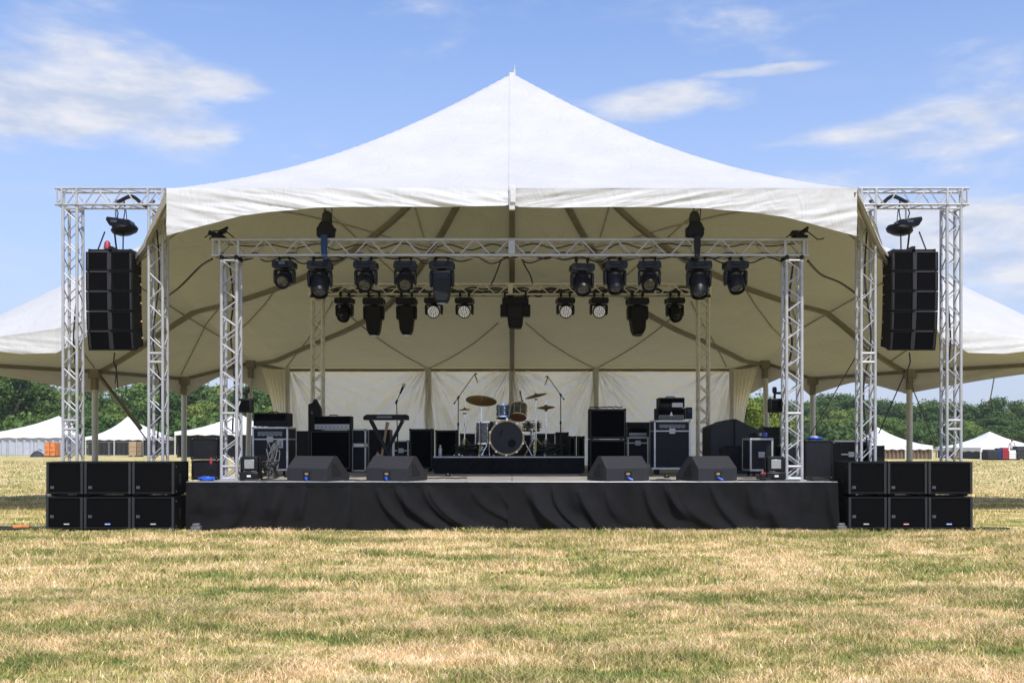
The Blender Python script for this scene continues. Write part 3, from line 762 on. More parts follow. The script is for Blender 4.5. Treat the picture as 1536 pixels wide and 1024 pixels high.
def cable(pts,r,label,m='cable',name='cable',cat='cable',group=None):
    """smooth curve through pts"""
    P4=[Vector(p) for p in pts]; out=[]
    for i in range(len(P4)-1):
        a=P4[max(i-1,0)];b=P4[i];c=P4[i+1];d=P4[min(i+2,len(P4)-1)]
        for k in range(8):
            t=k/8; out.append(.5*((2*b)+(-a+c)*t+(2*a-5*b+4*c-d)*t*t+(-a+3*b-3*c+d)*t**3))
    out.append(P4[-1])
    o=MB().path(out,r,6).build(name,M[m]); return tag(o,label,cat,group)
def sagrun(px0,px1,Y,z,n,amp,seed):
    r=random.Random(seed); pts=[]
    for k in range(n+1):
        px=px0+(px1-px0)*k/n; pts.append((PX(px,Y)+r.uniform(-.05,.05),Y+r.uniform(-.03,.03),z+(-amp*r.uniform(.2,1) if k%2 else r.uniform(0,.02))))
    return pts
G='cables tied along the trusses'
cable(sagrun(335,760,15.84,4.26,18,.10,1),.011,'black cable sagging under the left half of the front truss',group=G)
cable(sagrun(775,1200,15.84,4.26,18,.10,2),.011,'black cable sagging under the right half of the front truss',group=G)
cable(sagrun(345,1190,15.86,4.47,26,.09,3),.010,'black cable woven along inside the whole front truss',group=G)
cable(sagrun(470,768,22.14,4.68,18,.12,4),.02,'thick black cable bundle along the left half of the rear truss',group=G)
cable(sagrun(772,1060,22.14,4.68,18,.12,5),.02,'thick black cable bundle along the right half of the rear truss',group=G)
for i in range(3):
    cable(sagrun(468,1062,22.10+.03*i,4.66+.05*i,30,.10,40+i),.018,'thick black cable run inside the rear truss between the two rear posts',group='black cable runs inside the rear truss')
for i in range(2):
    cable(sagrun(330,1200,15.76+.06*i,4.29+.03*i,34,.06,60+i),.012,'black cable run lying on the lower tubes of the front truss',group='black cable runs inside the front truss')
cable([(PX(752,18),18,PZ(388,18)),(PX(748,18),18,PZ(400,18)),(PX(741,18),18,PZ(418,18)),(PX(736,18),18.2,PZ(424,18))],.014,'short black cord dangling left of the centre rafter, behind the front truss')
cable([(PX(783,18),18,PZ(388,18)),(PX(788,18),18,PZ(400,18)),(PX(795,18),18,PZ(412,18)),(PX(799,18),18.2,PZ(422,18))],.014,'short black cord dangling right of the centre rafter, behind the front truss')
cable([(PX(344,15.85),15.85,4.2),(PX(350,15.9),15.9,3.6),(PX(346,15.9),15.9,3.1),(PX(352,15.9),15.9,2.2),(PX(349,15.9),15.9,1.5),(PX(355,15.9),15.9,.8)],.016,'black cable running down inside the left front truss post')
cable([(PX(1190,15.85),15.85,4.2),(PX(1183,15.9),15.9,3.5),(PX(1188,15.9),15.9,2.9),(PX(1180,15.9),15.9,2.3),(PX(1184,15.9),15.9,1.4),(PX(1180,15.9),15.9,.8)],.016,'black cable running down inside the right front truss post')
cable([(PX(1212,15.9),15.9,4.22),(PX(1232,17),17,PZ(412,17)),(PX(1262,18),18,PZ(425,18)),(PX(1300,19),19,PZ(452,19))],.02,'black cable looping away from the right end of the front truss')
cable([(PX(318,15.9),15.9,4.25),(PX(300,17),17,PZ(400,17)),(PX(270,18),18,PZ(430,18)),(PX(246,19),19,PZ(448,19))],.018,'black cable looping away from the left end of the front truss')
for sg,lr in ((-1,'left'),(1,'right')):
    pts=[(sg*(7.0-.03*math.sin(k)),16.06+.03*math.cos(2*k),5.0-k*.42) for k in range(12)]
    cable(pts,.014,f'black cable spiralling down inside the outer post of the {lr} speaker tower')
    cable([(sg*6.35,16.1,5.2),(sg*6.1,16.05,5.28),(sg*5.9,16.1,5.14),(sg*5.8,16.2,5.25)],.03,f'bunched black cable lying inside the top beam of the {lr} speaker tower')
    cable([(sg*5.72,16.08,4.9),(sg*5.68,16.1,4.0),(sg*5.76,16.05,3.0),(sg*5.66,16.1,2.2),(sg*5.72,16.08,1.2)],.014,f'black cable hanging inside the inner post of the {lr} speaker tower')
# cluster on beam ends
for px,lab in ((318,'black clamp bundle with a beige tag at the left end of the front truss'),(1190,'black clamp bundle on top of the right end of the front truss')):
    t=thing('clamp_bundle',lab,'clamp',(PX(px+8,15.8),15.8,4.54))
    m=MB(); m.cbox((0,0,.06),(.26,.16,.07),(0,.35,0)); m.cbox((.08,.02,.13),(.12,.12,.06),(0,-.4,0)); m.tube((-.12,0,.0),(.16,.03,.2),.025,8); m.build('clamp',M['plastic_m'],t,.01)
    m=MB(); m.path([Vector((-.2,0,.03)),Vector((-.05,0,.14)),Vector((.15,0,.12)),Vector((.3,0,.0)),Vector((.4,0,.02))],.01,6); m.build('cord',M['cable'],t)
# small box speakers + floor lights by the front posts
for px,lr,sg in ((369,'left',-1),(1163,'right',1)):
    X=PX(px,15.9); t=thing('side_fill_box',f'small black box clamped halfway up the {lr} front truss post','speaker',(X,15.92,PZ(608,15.9)))
    m=MB(); m.cbox((0,0,0),(.20,.2,.22)); m.build('cabinet',M['plastic_m'],t,.02)
    m=MB(); m.tube((0,.02,.1),(0,.02,.25),.02,8); m.tube((0,.02,.2),(-sg*-.0+sg*.2,.02,.2),.02,8); m.tube((-.02,.05,.25),(.03,.05,.25),.05,8); m.build('bracket',M['plastic_m'],t)
    m=MB(); m.box(-.075,.075,-.106,-.099,-.085,.085); m.build('grille',M['cone'],t,.004)
    X=PX(376 if sg<0 else 1162,15.6); t=thing('floor_light',f'black floor light with pale square window at the foot of the {lr} front truss post','stage light',(X,15.62,SZ))
    m=MB(); m.box(-.15,.15,-.13,.15,.02,.14); m.build('base',M['plastic'],t,.02)
    m=MB(); m.box(-.13,.13,-.10,.12,.15,.38); 
    for a in (-1,1): m.box(a*.145-.015,a*.145+.015,-.04,.06,.12,.36)
    o=m.build('head',M['plastic_m'],t,.015)
    m=MB(); m.box(-.075,.075,-.112,-.103,.19,.33); m.build('window',M['grey_lens'] if 'grey_lens' in M else M['silver'],o,.003)
    m=MB(); m.box(-.03,.03,-.136,-.131,.06,.09); m.build('label',M['white_pl'],t)

# ================================================================ STAGE GEAR
def wedge(px0,px1,side,label):
    """floor monitor with its flat back to the audience; side: which end cheek shows"""
    Y0=15.40; x0=PX(px0,Y0); x1=PX(px1,Y0); w=(x1-x0)/math.cos(R(24))
    t=thing('floor_monitor',label,'stage monitor',((x0+x1)/2,Y0,SZ),-side*R(24),'floor monitors along the stage front'); a=w/2
    # y towards the band: profile (y,z)
    inn=.06
    m=MB()
    n=[(0,.005),(0,.20),(.20,.385),(.30,.385),(.62,.09),(.62,.005)]
    vs=[];L=[-a,-a,-a+.012,-a+.012,-a,-a]
    for k,(p,q) in enumerate(n): vs.append((L[k],p,q))
    for k,(p,q) in enumerate(n): vs.append((-L[k],p,q))
    N=len(n); fs=[tuple(range(N)),tuple(range(2*N-1,N-1,-1))]+[(i,(i+1)%N,N+(i+1)%N,N+i) for i in range(N)]
    m.add(vs,fs); m.build('cabinet',M['wedge'],t,.008)
    for sg in (-1,1):
        h=MB(); h.prism([(.15,.07),(.16,.27),(.22,.27),(.38,.12),(.38,.07)],sg*a-.016,sg*a+.0015,'x'); h.build('handle_recess',M['rubber'],t)
    h=MB(); h.box(-.07,.07,-.004,.004,.03,.155); o=h.build('connector_panel',M['rubber'],t)
    h=MB(); h.box(-.03,.03,-.007,-.004,.10,.112); h.box(-.03,.03,-.007,-.004,.122,.128); h.build('panel_print',M['hoop'],o)
    h=MB(); h.tube((0,-.03,.045),(0,-.004,.055),.020,10); h.tube((.0,-.03,.045),(.05,-.06,.02),.014,8); h.build('plug',M['blue'],o)
    h=MB()
    for q in (-1,1): h.box(q*(a-.1)-.03,q*(a-.1)+.03,.05,.55,-.0,.006)
    h.build('foot',M['rubber'],t)
    return t
wedge(427,493,1,'grey-black wedge monitor, leftmost of the four along the stage front')
wedge(547,613,1,'grey-black wedge monitor in front of the keyboard stand, second from the left')
wedge(908,976,-1,'grey-black wedge monitor in front of the tall guitar cabinet stack')
wedge(1045,1109,-1,'grey-black wedge monitor, rightmost of the four along the stage front')

def amp_cab(px0,px1,py0,Y,D,label,name='speaker_cabinet',cat='amplifier',z0=SZ,py1=None,casters=False,grp=None):
    x0=PX(px0,Y);x1=PX(px1,Y);zt=PZ(py0,Y); zb=z0 if py1 is None else PZ(py1,Y)
    t=thing(name,label,cat,((x0+x1)/2,Y,zb),0,grp); w=(x1-x0)/2; h=zt-zb; c=.05 if casters else .012
    m=MB(); m.box(-w,w,.02,D,c,h); m.box(-w,-w+.03,0,.02,c,h); m.box(w-.03,w,0,.02,c,h); m.box(-w+.03,w-.03,0,.02,h-.03,h); m.box(-w+.03,w-.03,0,.02,c,c+.03); m.build('cabinet',M['tolex'],t,.006)
    g=MB(); g.box(-w+.034,w-.034,.006,.0185,c+.034,h-.034); g.build('grille',M['cone'],t,.003)
    p=MB()
    for a,b in (((-w+.03,c+.03),(w-.03,c+.03)),((w-.03,c+.03),(w-.03,h-.03)),((w-.03,h-.03),(-w+.03,h-.03)),((-w+.03,h-.03),(-w+.03,c+.03))): p.tube((a[0],.002,a[1]),(b[0],.002,b[1]),.0045,6)
    p.build('piping',M['grey_pl'],t)
    k=MB()
    for a in (-1,1):
        for zz in (c,h):
            k.cbox((a*(w-.018),.018,zz+(-.018 if zz==h else .018)),(.048,.048,.048))
    k.build('corner',M['plastic'],t,.008)
    f=MB()
    for a in (-1,1):
        for b in (.08,D-.06): f.tube((a*(w-.07),b,0),(a*(w-.07),b,c+.004),.022 if not casters else .03,10)
    f.build('foot',M['rubber'],t)
    return t
def amp_head(px0,px1,py0,py1,Y,D,label,panel='silver',z=None,logo=None,grp=None):
    x0=PX(px0,Y);x1=PX(px1,Y);zb=PZ(py1,Y) if z is None else z; h=PZ(py0,Y)-PZ(py1,Y)
    t=thing('amplifier_head',label,'amplifier',((x0+x1)/2,Y,zb),0,grp); w=(x1-x0)/2
    m=MB(); m.box(-w,w,.012,D,.01,h); m.box(-w,-w+.025,0,.012,.01,h); m.box(w-.025,w,0,.012,.01,h); m.box(-w+.025,w-.025,0,.012,h-.025,h); m.build('cabinet',M['tolex'],t,.006)
    p=MB(); p.box(-w+.027,w-.027,.003,.011,.015,h*.42); o=p.build('control_panel',M[panel],t,.002)
    k=MB(); n=8
    for i in range(n): k.tube((-w*.75+i*w*1.5/(n-1),-.012,h*.22),(-w*.75+i*w*1.5/(n-1),.003,h*.22),.012,10)
    k.build('knob',M['plastic'],o)
    g=MB(); g.box(-w+.027,w-.027,.004,.0115,h*.46,h-.028); g.build('grille',M['cone'],t,.002)
    hd=MB(); hd.path([Vector((-.09,D*.5,h)),Vector((-.07,D*.5,h+.025)),Vector((.07,D*.5,h+.025)),Vector((.09,D*.5,h))],.01,6); hd.build('handle',M['rubber'],t)
    f=MB()
    for a in (-1,1):
        for b in (.05,D-.05): f.tube((a*(w-.06),b,0),(a*(w-.06),b,.012),.015,8)
    f.build('foot',M['rubber'],t)
    if logo:
        l=MB(); l.prism([(-.03,h*.36),(.03,h*.36),(.0,h*.72)],-.004,.003,'y'); l.build('logo',M['white_pl'],t)
    return t
def flight_case(px0,px1,py0,Y,D,label,py1=None,z0=SZ,casters=True,split=None,rack=False,drawn=True,grp=None,edge='edge',sticker=False,latch=True):
    x0=PX(px0,Y);x1=PX(px1,Y);zt=PZ(py0,Y); zb=z0 if py1 is None else PZ(py1,Y)
    t=thing('flight_case',label,'flight case',((x0+x1)/2,Y,zb),0,grp); w=(x1-x0)/2; H=zt-zb; c=.10 if casters else .01; e=.014
    m=MB(); m.box(-w+.006,w-.006,.006,D-.006,c+.006,H-.006); m.build('panel',M['case'],t)
    m=MB(); r=.032
    for a in (-1,1):
        xa,xb=sorted((a*w,a*(w-r)))
        for ya,yb in ((0,.028),(D-.028,D)):
            m.box(xa,xb,ya,yb,c+.001,H-.001)
    for za,zb2 in ((c,c+r),(H-r,H)):
        for ya,yb in ((.001,.028),(D-.028,D-.001)): m.box(-w+r,w-r,ya,yb,za,zb2)
        for a in (-1,1):
            xa,xb=sorted((a*w,a*(w-r))); m.box(xa,xb,.028,D-.028,za,zb2)
    if split:
        zz=c+(H-c)*split; m.box(-w+r,w-r,.0,.02,zz-.012,zz+.012)
        for a in (-1,1): xa,xb=sorted((a*w,a*(w-.02))); m.box(xa,xb,.028,D-.028,zz-.012,zz+.012)
    m.build('edge_trim',M[edge],t,.004)
    m=MB() if 1 else m
    for a in (-1,1):
        for zz in (c+.02,H-.02):
            m=MB()
            for yy in (.02,): m.lathe([(0,-.028),(.022,-.02),(.030,0),(.022,.02),(0,.028)],Matrix.Translation((a*(w-.02),yy,zz)),10)
            m.build('ball_corner',M['silver'] if edge=='edge' else M['plastic'],t)
    if latch:
        zz=c+(H-c)*(split or .5); m=MB(); m.box(-.055,.055,-.006,.004,zz-.05,zz+.05); m.tube((-.03,-.012,zz),(.03,-.012,zz),.010,8); m.build('latch',M['silver'] if edge=='edge' else M['plastic'],t,.003)
    if rack:
        zz0=c+(H-c)*(split or .7)+.03; m=MB(); m.box(-w+.05,w-.05,-.004,.006,zz0,H-.05); o=m.build('rack_unit',M['plastic'],t,.003)
        m=MB(); m.box(-w+.10,w-.10,-.009,-.004,zz0+.03,H-.08); m.build('display',M['grey_pl'],o)
        m=MB()
        for i in range(6): m.tube((-w*.6+i*w*.24,-.018,zz0+.035),(-w*.6+i*w*.24,-.004,zz0+.035),.008,8)
        m.build('knob',M['silver'],o)
    if casters:
        m=MB()
        for a in (-1,1):
            for yy in (.10,D-.10):
                m.tube((a*(w-.09)-.016,yy,.042),(a*(w-.09)+.016,yy,.042),.041,14); m.box(a*(w-.09)-.03,a*(w-.09)+.03,yy-.03,yy+.03,.082,c)
        m.build('caster',M['rubber'],t)
    if sticker:
        m=MB(); m.box(w*.38,w*.72,-.0,.0055,c+(H-c)*.52,c+(H-c)*.70); o=m.build('sticker',M['silver'],t)
        m=MB()
        for i in range(3): m.box(w*.45,w*.65,-.002,-.0005,c+(H-c)*(.545+.045*i),c+(H-c)*(.565+.045*i))
        m.build('sticker_print',M['plastic'],o)
    return t
def mic_stand(base,top,tip,label,tripod=True,mic='small',legs=.3,z0=SZ,cat='microphone stand'):
    t=thing('microphone_stand',label,cat,(base[0],base[1],z0)); o=Vector((base[0],base[1],z0))
    m=MB(); T=Vector(top)-o; m.tube((0,0,.06),(T.x*.5,T.y*.5,T.z*.55),.013,8); m.tube((T.x*.5,T.y*.5,T.z*.5),T,.009,8); m.tube((T.x*.5,T.y*.5,T.z*.52),(T.x*.5,T.y*.5,T.z*.57),.02,8); m.build('pole',M['plastic'],t)
    for k in range(3):
        a=k*2*PI/3+.5; m=MB(); m.tube((0,0,.20),(legs*math.cos(a),legs*math.sin(a),.012),.009,6); m.build('leg',M['plastic'],t)
    Q=Vector(tip)-o; d=(Q-T); m=MB(); m.tube(T-d*.28,Q,.008,8); m.tube(T-d.normalized()*.03,T+d.normalized()*.03,.02,8); m.tube(T-d*.28,T-d*.2,.014,8); m.build('boom',M['plastic'],t)
    if mic=='small':
        k=1 if d.x<0 else -1
        m=MB(); m.tube(Q+Vector((0,0,.015)),Q+Vector((-.05*k*-1*-1,0,-.0)),.012,8); m.tube(Q,Q+Vector((.045 if d.x>0 else -.045,0,-.12)),.011,8); q=m.build('microphone',M['plastic'],t)
        m=MB(); c=Q+Vector((.045 if d.x>0 else -.045,0,-.12)); m.tube(c,c+Vector((.015 if d.x>0 else -.015,0,-.05)),.015,8); m.build('capsule',M['silver'],q)
    else:
        m=MB(); u=d.normalized(); m.tube(Q-u*.02,Q+u*.13,.016,10,.024); q=m.build('microphone',M['plastic'],t)
        m=MB(); m.lathe([(.02,0),(.034,.02),(.036,.045),(.022,.07),(0,.078)],Matrix.Translation(Q+u*.12)@u.to_track_quat('Z','Y').to_matrix().to_4x4(),12,cap=False); m.build('mic_grille',M['silver'],q)
    return t

# ---- left side
flight_case(287,327,690,15.9,.45,'low black equipment case behind the left subwoofer stack, under the black monitor case',casters=False,edge='plastic',latch=False)
flight_case(286,326,657,15.95,.40,'black monitor case standing on the low case at the left stage edge',z0=PZ(690,15.95)+.004,casters=False,edge='plastic',latch=False)
flight_case(378,432,640,17.6,.7,'silver-edged flight case with rack unit and sticker behind the left floor light',split=.72,rack=True,sticker=True)
amp_head(380,430,619,640,17.7,.5,'plain black amplifier box lying on top of the silver-edged flight case at the left','plastic_m',z=PZ(640,17.6)+.004)
amp_cab(465,526,645,20.2,.42,'square black amplifier cabinet under the amplifier head, left of the keyboard',casters=True)
amp_head(470,526,624,645,20.25,.36,'black amplifier head with silver panel on the square cabinet left of the keyboard','silver',z=PZ(645,20.2)+.004)
flight_case(527,549,668,20.4,.45,'lower of two small silver-edged cases right of the square amplifier cabinet',casters=False,edge='edge',latch=False)
flight_case(527,549,643,20.45,.42,'upper of two small silver-edged cases right of the square amplifier cabinet',z0=PZ(668,20.4)+.004,casters=False,edge='edge',latch=False)
flight_case(590,613,660,21.2,.45,'small silver-edged case behind the keyboard stand',split=.6)
amp_cab(614,649,643,20.8,.45,'tall black speaker cabinet just left of the drum riser',casters=True)
amp_cab(653,686,645,22.6,.4,'black speaker cabinet behind the left microphone boom of the drums')
# dark cases in the back row
G2='dark cases in the row along the back wall'
for a,b,py,Y,lab in ((437,464,646,21.6,'dark case between the stickered flight case and the square amplifier cabinet'),(551,585,644,22.9,'dark case behind the keyboard stand legs'),(690,722,650,22.9,'dark case behind the left cymbal stand'),(725,757,654,22.9,'dark case behind the bass drum, left half'),(760,800,652,22.9,'dark case behind the bass drum, right half'),(803,832,650,22.9,'dark case behind the hi-hat stand'),(834,853,648,23.0,'dark case left of the twin upright speakers'),(940,978,633,22.8,'dark tall case between the cabinet stack and the wheeled rack'),(1146,1170,640,21.9,'dark case behind the right front truss post')):
    flight_case(a,b,py,Y,.5,lab,grp=G2,edge='plastic',split=.7)
# keyboard on X stand
Yk=18.6
t=thing('keyboard','black electric keyboard lying on the x-shaped stand','keyboard',(PX(578,Yk),Yk,PZ(629.5,Yk)))
m=MB(); w=.415; m.prism([(-w,.0),(w,.0),(w,.075),(w-.03,.10),(-w+.06,.10),(-w,.06)],0,.30,'y'); m.build('body',M['plastic_m'],t,.01)
m=MB(); m.box(-.16,.12,-.004,.001,.035,.07); m.build('panel',M['grey_pl'],t)
m=MB()
for i in range(36): m.box(-w+.04+i*.0206,-w+.059+i*.0206,.16,.29,.101,.108)
m.build('white_key',M['white_pl'],t)
t=thing('keyboard_stand','black x-shaped stand carrying the keyboard','stand',(PX(578,Yk),Yk+.15,SZ)); hk=PZ(629.5,Yk)-SZ-.004
m=MB()
for yy in (-.13,.13): m.tube((-.28,yy,hk-.02),(.22,yy,.02),.024,8)
m.build('leg',M['plastic'],t)
m=MB()
for yy in (-.09,.09): m.tube((.30,yy,hk-.02),(-.20,yy,.02),.024,8)
m.build('leg',M['plastic'],t)
m=MB()
for xx,zz in ((-.28,hk-.02),(.30,hk-.02),(.22,.02),(-.20,.02)): m.tube((xx,-.2,zz),(xx,.2,zz),.02,8)
m.tube((.02,-.15,hk*.5),(.02,.15,hk*.5),.03,10); m.build('crossbar',M['plastic'],t)
mic_stand((PX(597,18.95),18.98),(PX(595,18.98),18.98,PZ(602,18.98)),(PX(601,18.98),18.95,PZ(589,18.98)),'black vocal microphone stand rising behind the keyboard, microphone tilted up',mic='big')
# guitar on the floor
t=thing('electric_guitar','reddish sunburst guitar leaning behind the keyboard stand','guitar',(PX(569,20.6),20.6,SZ)); t.rotation_euler=(R(-12),R(8),0)
m=MB(); out=[(.0,0),(.13,.02),(.17,.12),(.12,.22),(.14,.33),(.09,.40),(.05,.36),(-.05,.36),(-.10,.42),(-.14,.34),(-.11,.22),(-.17,.12),(-.13,.02)]; m.prism(out,-.025,.025,'y'); m.build('body',M['sunburst'],t,.012)
m=MB(); m.box(-.025,.025,-.045,-.026,.30,.90); m.prism([(-.03,.90),(.03,.90),(.045,1.04),(-.035,1.06)],-.04,-.025,'y'); m.build('neck',M['wood'],t,.004)
# bottle on riser
t=thing('water_bottle','clear white-capped water bottle on the left end of the drum riser','bottle',(PX(661,19.5),19.42,1.072))
m=MB(); m.lathe([(0,0),(.035,.0),(.038,.02),(.036,.09),(.038,.13),(.030,.165),(.014,.185),(.014,.2)],None,16); m.build('bottle',M['silver'],t)
m=MB(); m.tube((0,0,.2),(0,0,.22),.017,12); m.build('cap',M['white_pl'],t)

# ---- right side
flight_case(836,852,655,21.9,.3,'dark slim case beside the twin upright speakers',casters=False,edge='plastic',latch=False)
amp_cab(853,864,654,21.2,.25,'narrow upright black speaker, left one of the pair right of the drums')
amp_cab(866,877,654,21.2,.25,'narrow upright black speaker, right one of the pair right of the drums')
amp_cab(884,939,659,19.9,.42,'lower black guitar cabinet of the tall two-cabinet stack')
amp_cab(884,939,613,19.92,.40,'upper black guitar cabinet of the tall two-cabinet stack',z0=PZ(659,19.9)+.004)
t=thing('cable_heap','heap of black cables lying on the tall guitar cabinet stack','cable',(PX(908,20.1),20.1,PZ(613,19.92)+.01)); 
m=MB(); r=random.Random(4)
m.path([Vector((-.3+.05*k+r.uniform(-.05,.05),r.uniform(-.08,.08),.012+.03*r.random())) for k in range(13)],.012,6); m.build('coil',M['cable'],t)
flight_case(941,973,655,20.2,.5,'small silver-edged case with bright trim between the cabinet stack and the wheeled rack',split=.8)
amp_head(942,972,641,655,20.25,.35,'small silver-faced amplifier on the case right of the cabinet stack','silver',z=PZ(655,20.2)+.004)
flight_case(981,1036,630,18.6,.6,'silver-framed wheeled rack case with grille front and amplifier slot',split=.78,rack=True)
t=thing('case_dolly','silver wheeled dolly under the rack case behind the right monitors','dolly',(0,0,0))
m=MB(); m.box(PX(978,18.5),PX(1040,18.5),18.5,18.57,SZ+.10,SZ+.135); m.build('frame',M['edge'],t,.004)
for px in (985,1033):
    m=MB(); m.tube((PX(px,18.5)-.02,18.49,SZ+.05),(PX(px,18.5)+.02,18.49,SZ+.05),.048,14); m.build('wheel',M['rubber'],t)
amp_head(986,1028,612,630,18.65,.45,'black amplifier head with white triangle mark on the wheeled rack case','grey_pl',z=PZ(630,18.6)+.004,logo=True)
amp_head(989,1027,596,611.5,18.7,.4,'black unit with bright corner panel on top of the amplifier with the triangle mark','plastic',z=PZ(612,18.65)+.006)
m=MB(); X=PX(1016,18.68); 
t=thing('meter_unit','small pale-faced meter box in front of the topmost amplifier unit on the wheeled rack','meter',(X,18.66,PZ(611,18.66))); m.box(-.10,.10,0,.03,.006,.09); m.build('face',M['silver'],t,.003); m=MB(); m.box(-.105,.105,.031,.06,0,.095); m.build('housing',M['plastic'],t,.003)
t=thing('small_box','small black box hanging at the right of the stacked amplifiers','box',(PX(1034,18.9),18.9,PZ(628,18.9))); m=MB(); m.box(-.06,.06,0,.2,0,.22); m.build('body',M['plastic'],t,.015); m=MB(); m.box(-.04,.04,-.004,.001,.12,.19); m.build('label',M['blue_sling'],t)
t=thing('speaker_stand_bracket','dark angular bracket behind the left amplifier head','bracket',(PX(472,20.8),20.8,SZ)); m=MB(); m.prism([(-.14,0),(.12,0),(.12,1.3),(.06,1.42),(.0,1.52),(-.06,1.42),(-.14,1.40)],0,.2,'y'); m.build('body',M['plastic_m'],t,.02); m=MB(); m.tube((-.05,-.01,1.2),(-.05,-.02,1.25),.02,8); m.build('knob',M['grey_pl'],t)
# peaked black cover
Yc=19.2; t=thing('covered_equipment','large black cover with a peaked top over equipment at the right back of the stage','cover',(PX(1104,Yc),Yc,SZ))
m=MB(); w=.50; h=PZ(628,Yc)-SZ; hl=PZ(640,Yc)-SZ; hr=PZ(645,Yc)-SZ
m.prism([(-w,0),(w,0),(w,hr-.02),(.0,h),(-.02,h),(-.25,h-.05),(-.27,h-.07),(-w,hl)],0,.8,'y'); m.build('cover',M['dark'],t,.02)
m=MB(); m.tube((-.03,-.012,0),(-.03,-.012,h-.02),.012,6); m.build('cover_seam',M['tolex'],t)
flight_case(1125,1160,657,17.4,.6,'tall black flight case with bright left edge beside the right front post',split=None)
t=thing('tool_tray','tray of small blue and white items on the flight case beside the right front post','tray',(PX(1140,17.5),17.55,PZ(657,17.4)+.004))
m=MB(); m.box(-.18,.18,0,.2,0,.03); m.build('tray',M['plastic'],t,.004)
for i,(xx,mm) in enumerate(((-.13,'plastic'),(-.05,'plastic'),(.03,'silver'),(.12,'blue'))):
    m=MB(); m.cbox((xx,.08,.06),(.06,.06,.06 if i!=3 else .08),(0,0,.3*i)); m.build('item',M[mm],t,.006)
flight_case(1086,1112,668,18.3,.45,'dark low case in front of the peaked black cover',edge='plastic')
flight_case(1208,1249,660,15.95,.45,'black road case at the right stage edge next to the right front post',casters=False,edge='plastic',latch=False)
flight_case(1172,1202,668,17.3,.4,'green-tinged plastic case behind the right front truss post',casters=False,edge='green')
flight_case(1250,1304,660,19.5,.5,'black case with a small white mark behind the right subwoofer stack',z0=0.0,casters=False,split=.8)
flight_case(1304,1327,668,19.2,.5,'small black case behind the inner post of the right speaker tower',z0=0.0,casters=False,edge='plastic')
flight_case(1238,1262,664,18.6,.35,'slim black case between the right road case and the white-marked case',z0=0,casters=False,edge='plastic')
t=thing('blue_lid','shallow blue and white lid on the black road case at the right stage edge','lid',(PX(1222,16.1),16.1,PZ(660,15.95)+.004)); m=MB(); m.lathe([(0,0),(.10,0),(.12,.03),(.11,.045),(0,.05)],None,20,cap=False); m.build('lid',M['blue'],t); m=MB(); m.lathe([(.0,.051),(.06,.052),(.05,.06),(0,.061)],None,16,cap=False); m.build('knob',M['white_pl'],t)

# ---- black and blue cable clutter
def tangle(cx,cy,z,wx,wy,n,seed,label,m='cable',r=.010,h=.05):
    q=random.Random(seed); pts=[]
    for k in range(n):
        a=k*1.9+q.uniform(-.4,.4); pts.append((cx+wx*math.cos(a)*q.uniform(.5,1),cy+wy*math.sin(a)*q.uniform(.5,1),z+.012+h*q.random()))
    return cable(pts,r,label,m)
tangle(PX(308,15.5),15.5,SZ,.16,.12,14,1,'blue cable bundle on the stage corner left of the front post','blue',.016,.06)
tangle(PX(300,15.5),15.65,SZ,.22,.15,18,2,'tangle of thin black cables on the left stage corner')
tangle(PX(399,15.6),15.75,SZ,.18,.15,26,3,'tangle of black cables beside the left floor light',h=.28)
tangle(PX(405,16.3),16.5,SZ,.12,.15,26,5,'grey and dark cable knot hanging in front of the stickered flight case','grey_pl',.008,.6)
tangle(PX(1150,15.6),15.6,SZ,.2,.12,16,6,'tangle of black cables left of the right floor light',h=.06)
tangle(PX(1225,15.5),15.45,SZ,.22,.10,16,7,'black cable coil on the right stage corner',h=.03)
tangle(PX(990,15.7),15.5,SZ,.14,.08,10,8,'loose black cable loops between the two right-hand monitors',h=.01)
cable([(PX(976,15.4),15.5,SZ+.012),(PX(1000,15.4),15.35,SZ+.012),(PX(1020,15.5),15.6,SZ+.012)],.010,'black cable linking the two right-hand monitors')
cable([(PX(515,15.4),15.5,SZ+.012),(PX(528,15.4),15.62,SZ+.012),(PX(540,15.4),15.4,SZ+.012),(PX(550,15.4),15.5,SZ+.012)],.010,'black cable linking the two left-hand monitors')
cable([(PX(385,15.4),15.35,SZ+.012),(PX(405,15.4),15.4,SZ+.012),(PX(430,15.4),15.5,SZ+.012)],.010,'black cable running from the left floor light to the leftmost monitor')
cable([(PX(1109,15.4),15.5,SZ+.012),(PX(1125,15.4),15.6,SZ+.012),(PX(1150,15.4),15.4,SZ+.012),(PX(1200,15.4),15.4,SZ+.012)],.010,'black cable running from the rightmost monitor towards the stage corner')
t=thing('shackle_tag','small red tag hanging beside the left front post','tag',(PX(325,15.8),15.5,PZ(690,15.8))); m=MB(); m.lathe([(0,-.06),(.02,-.05),(.022,.0),(.01,.04),(0,.05)],None,10,cap=False); m.build('tag',M['red'],t); m=MB(); m.tube((0,0,.04),(.01,0,.2),.004,6); m.build('cord',M['cable'],t)
t=thing('connector_box','red and black connector box left of the right floor light','box',(PX(1143,15.6),15.55,SZ)); m=MB(); m.box(-.05,.05,-.04,.04,0,.10); m.build('body',M['plastic'],t,.008); m=MB(); m.box(-.04,.04,-.045,.02,.101,.13); m.build('lid',M['red'],t,.005)
cable([(-9.5,15.4,.03),(-8.6,15.25,.04),(-7.9,15.35,.03),(-7.3,15.3,.03),(-6.9,15.6,.03)],.03,'thick black cable crossing the grass to the left subwoofers')
cable([(-9.5,15.15,.03),(-8.4,15.0,.03),(-7.6,15.1,.03),(-7.05,15.2,.03)],.02,'thinner black cable on the grass in front of the thick one at the left')
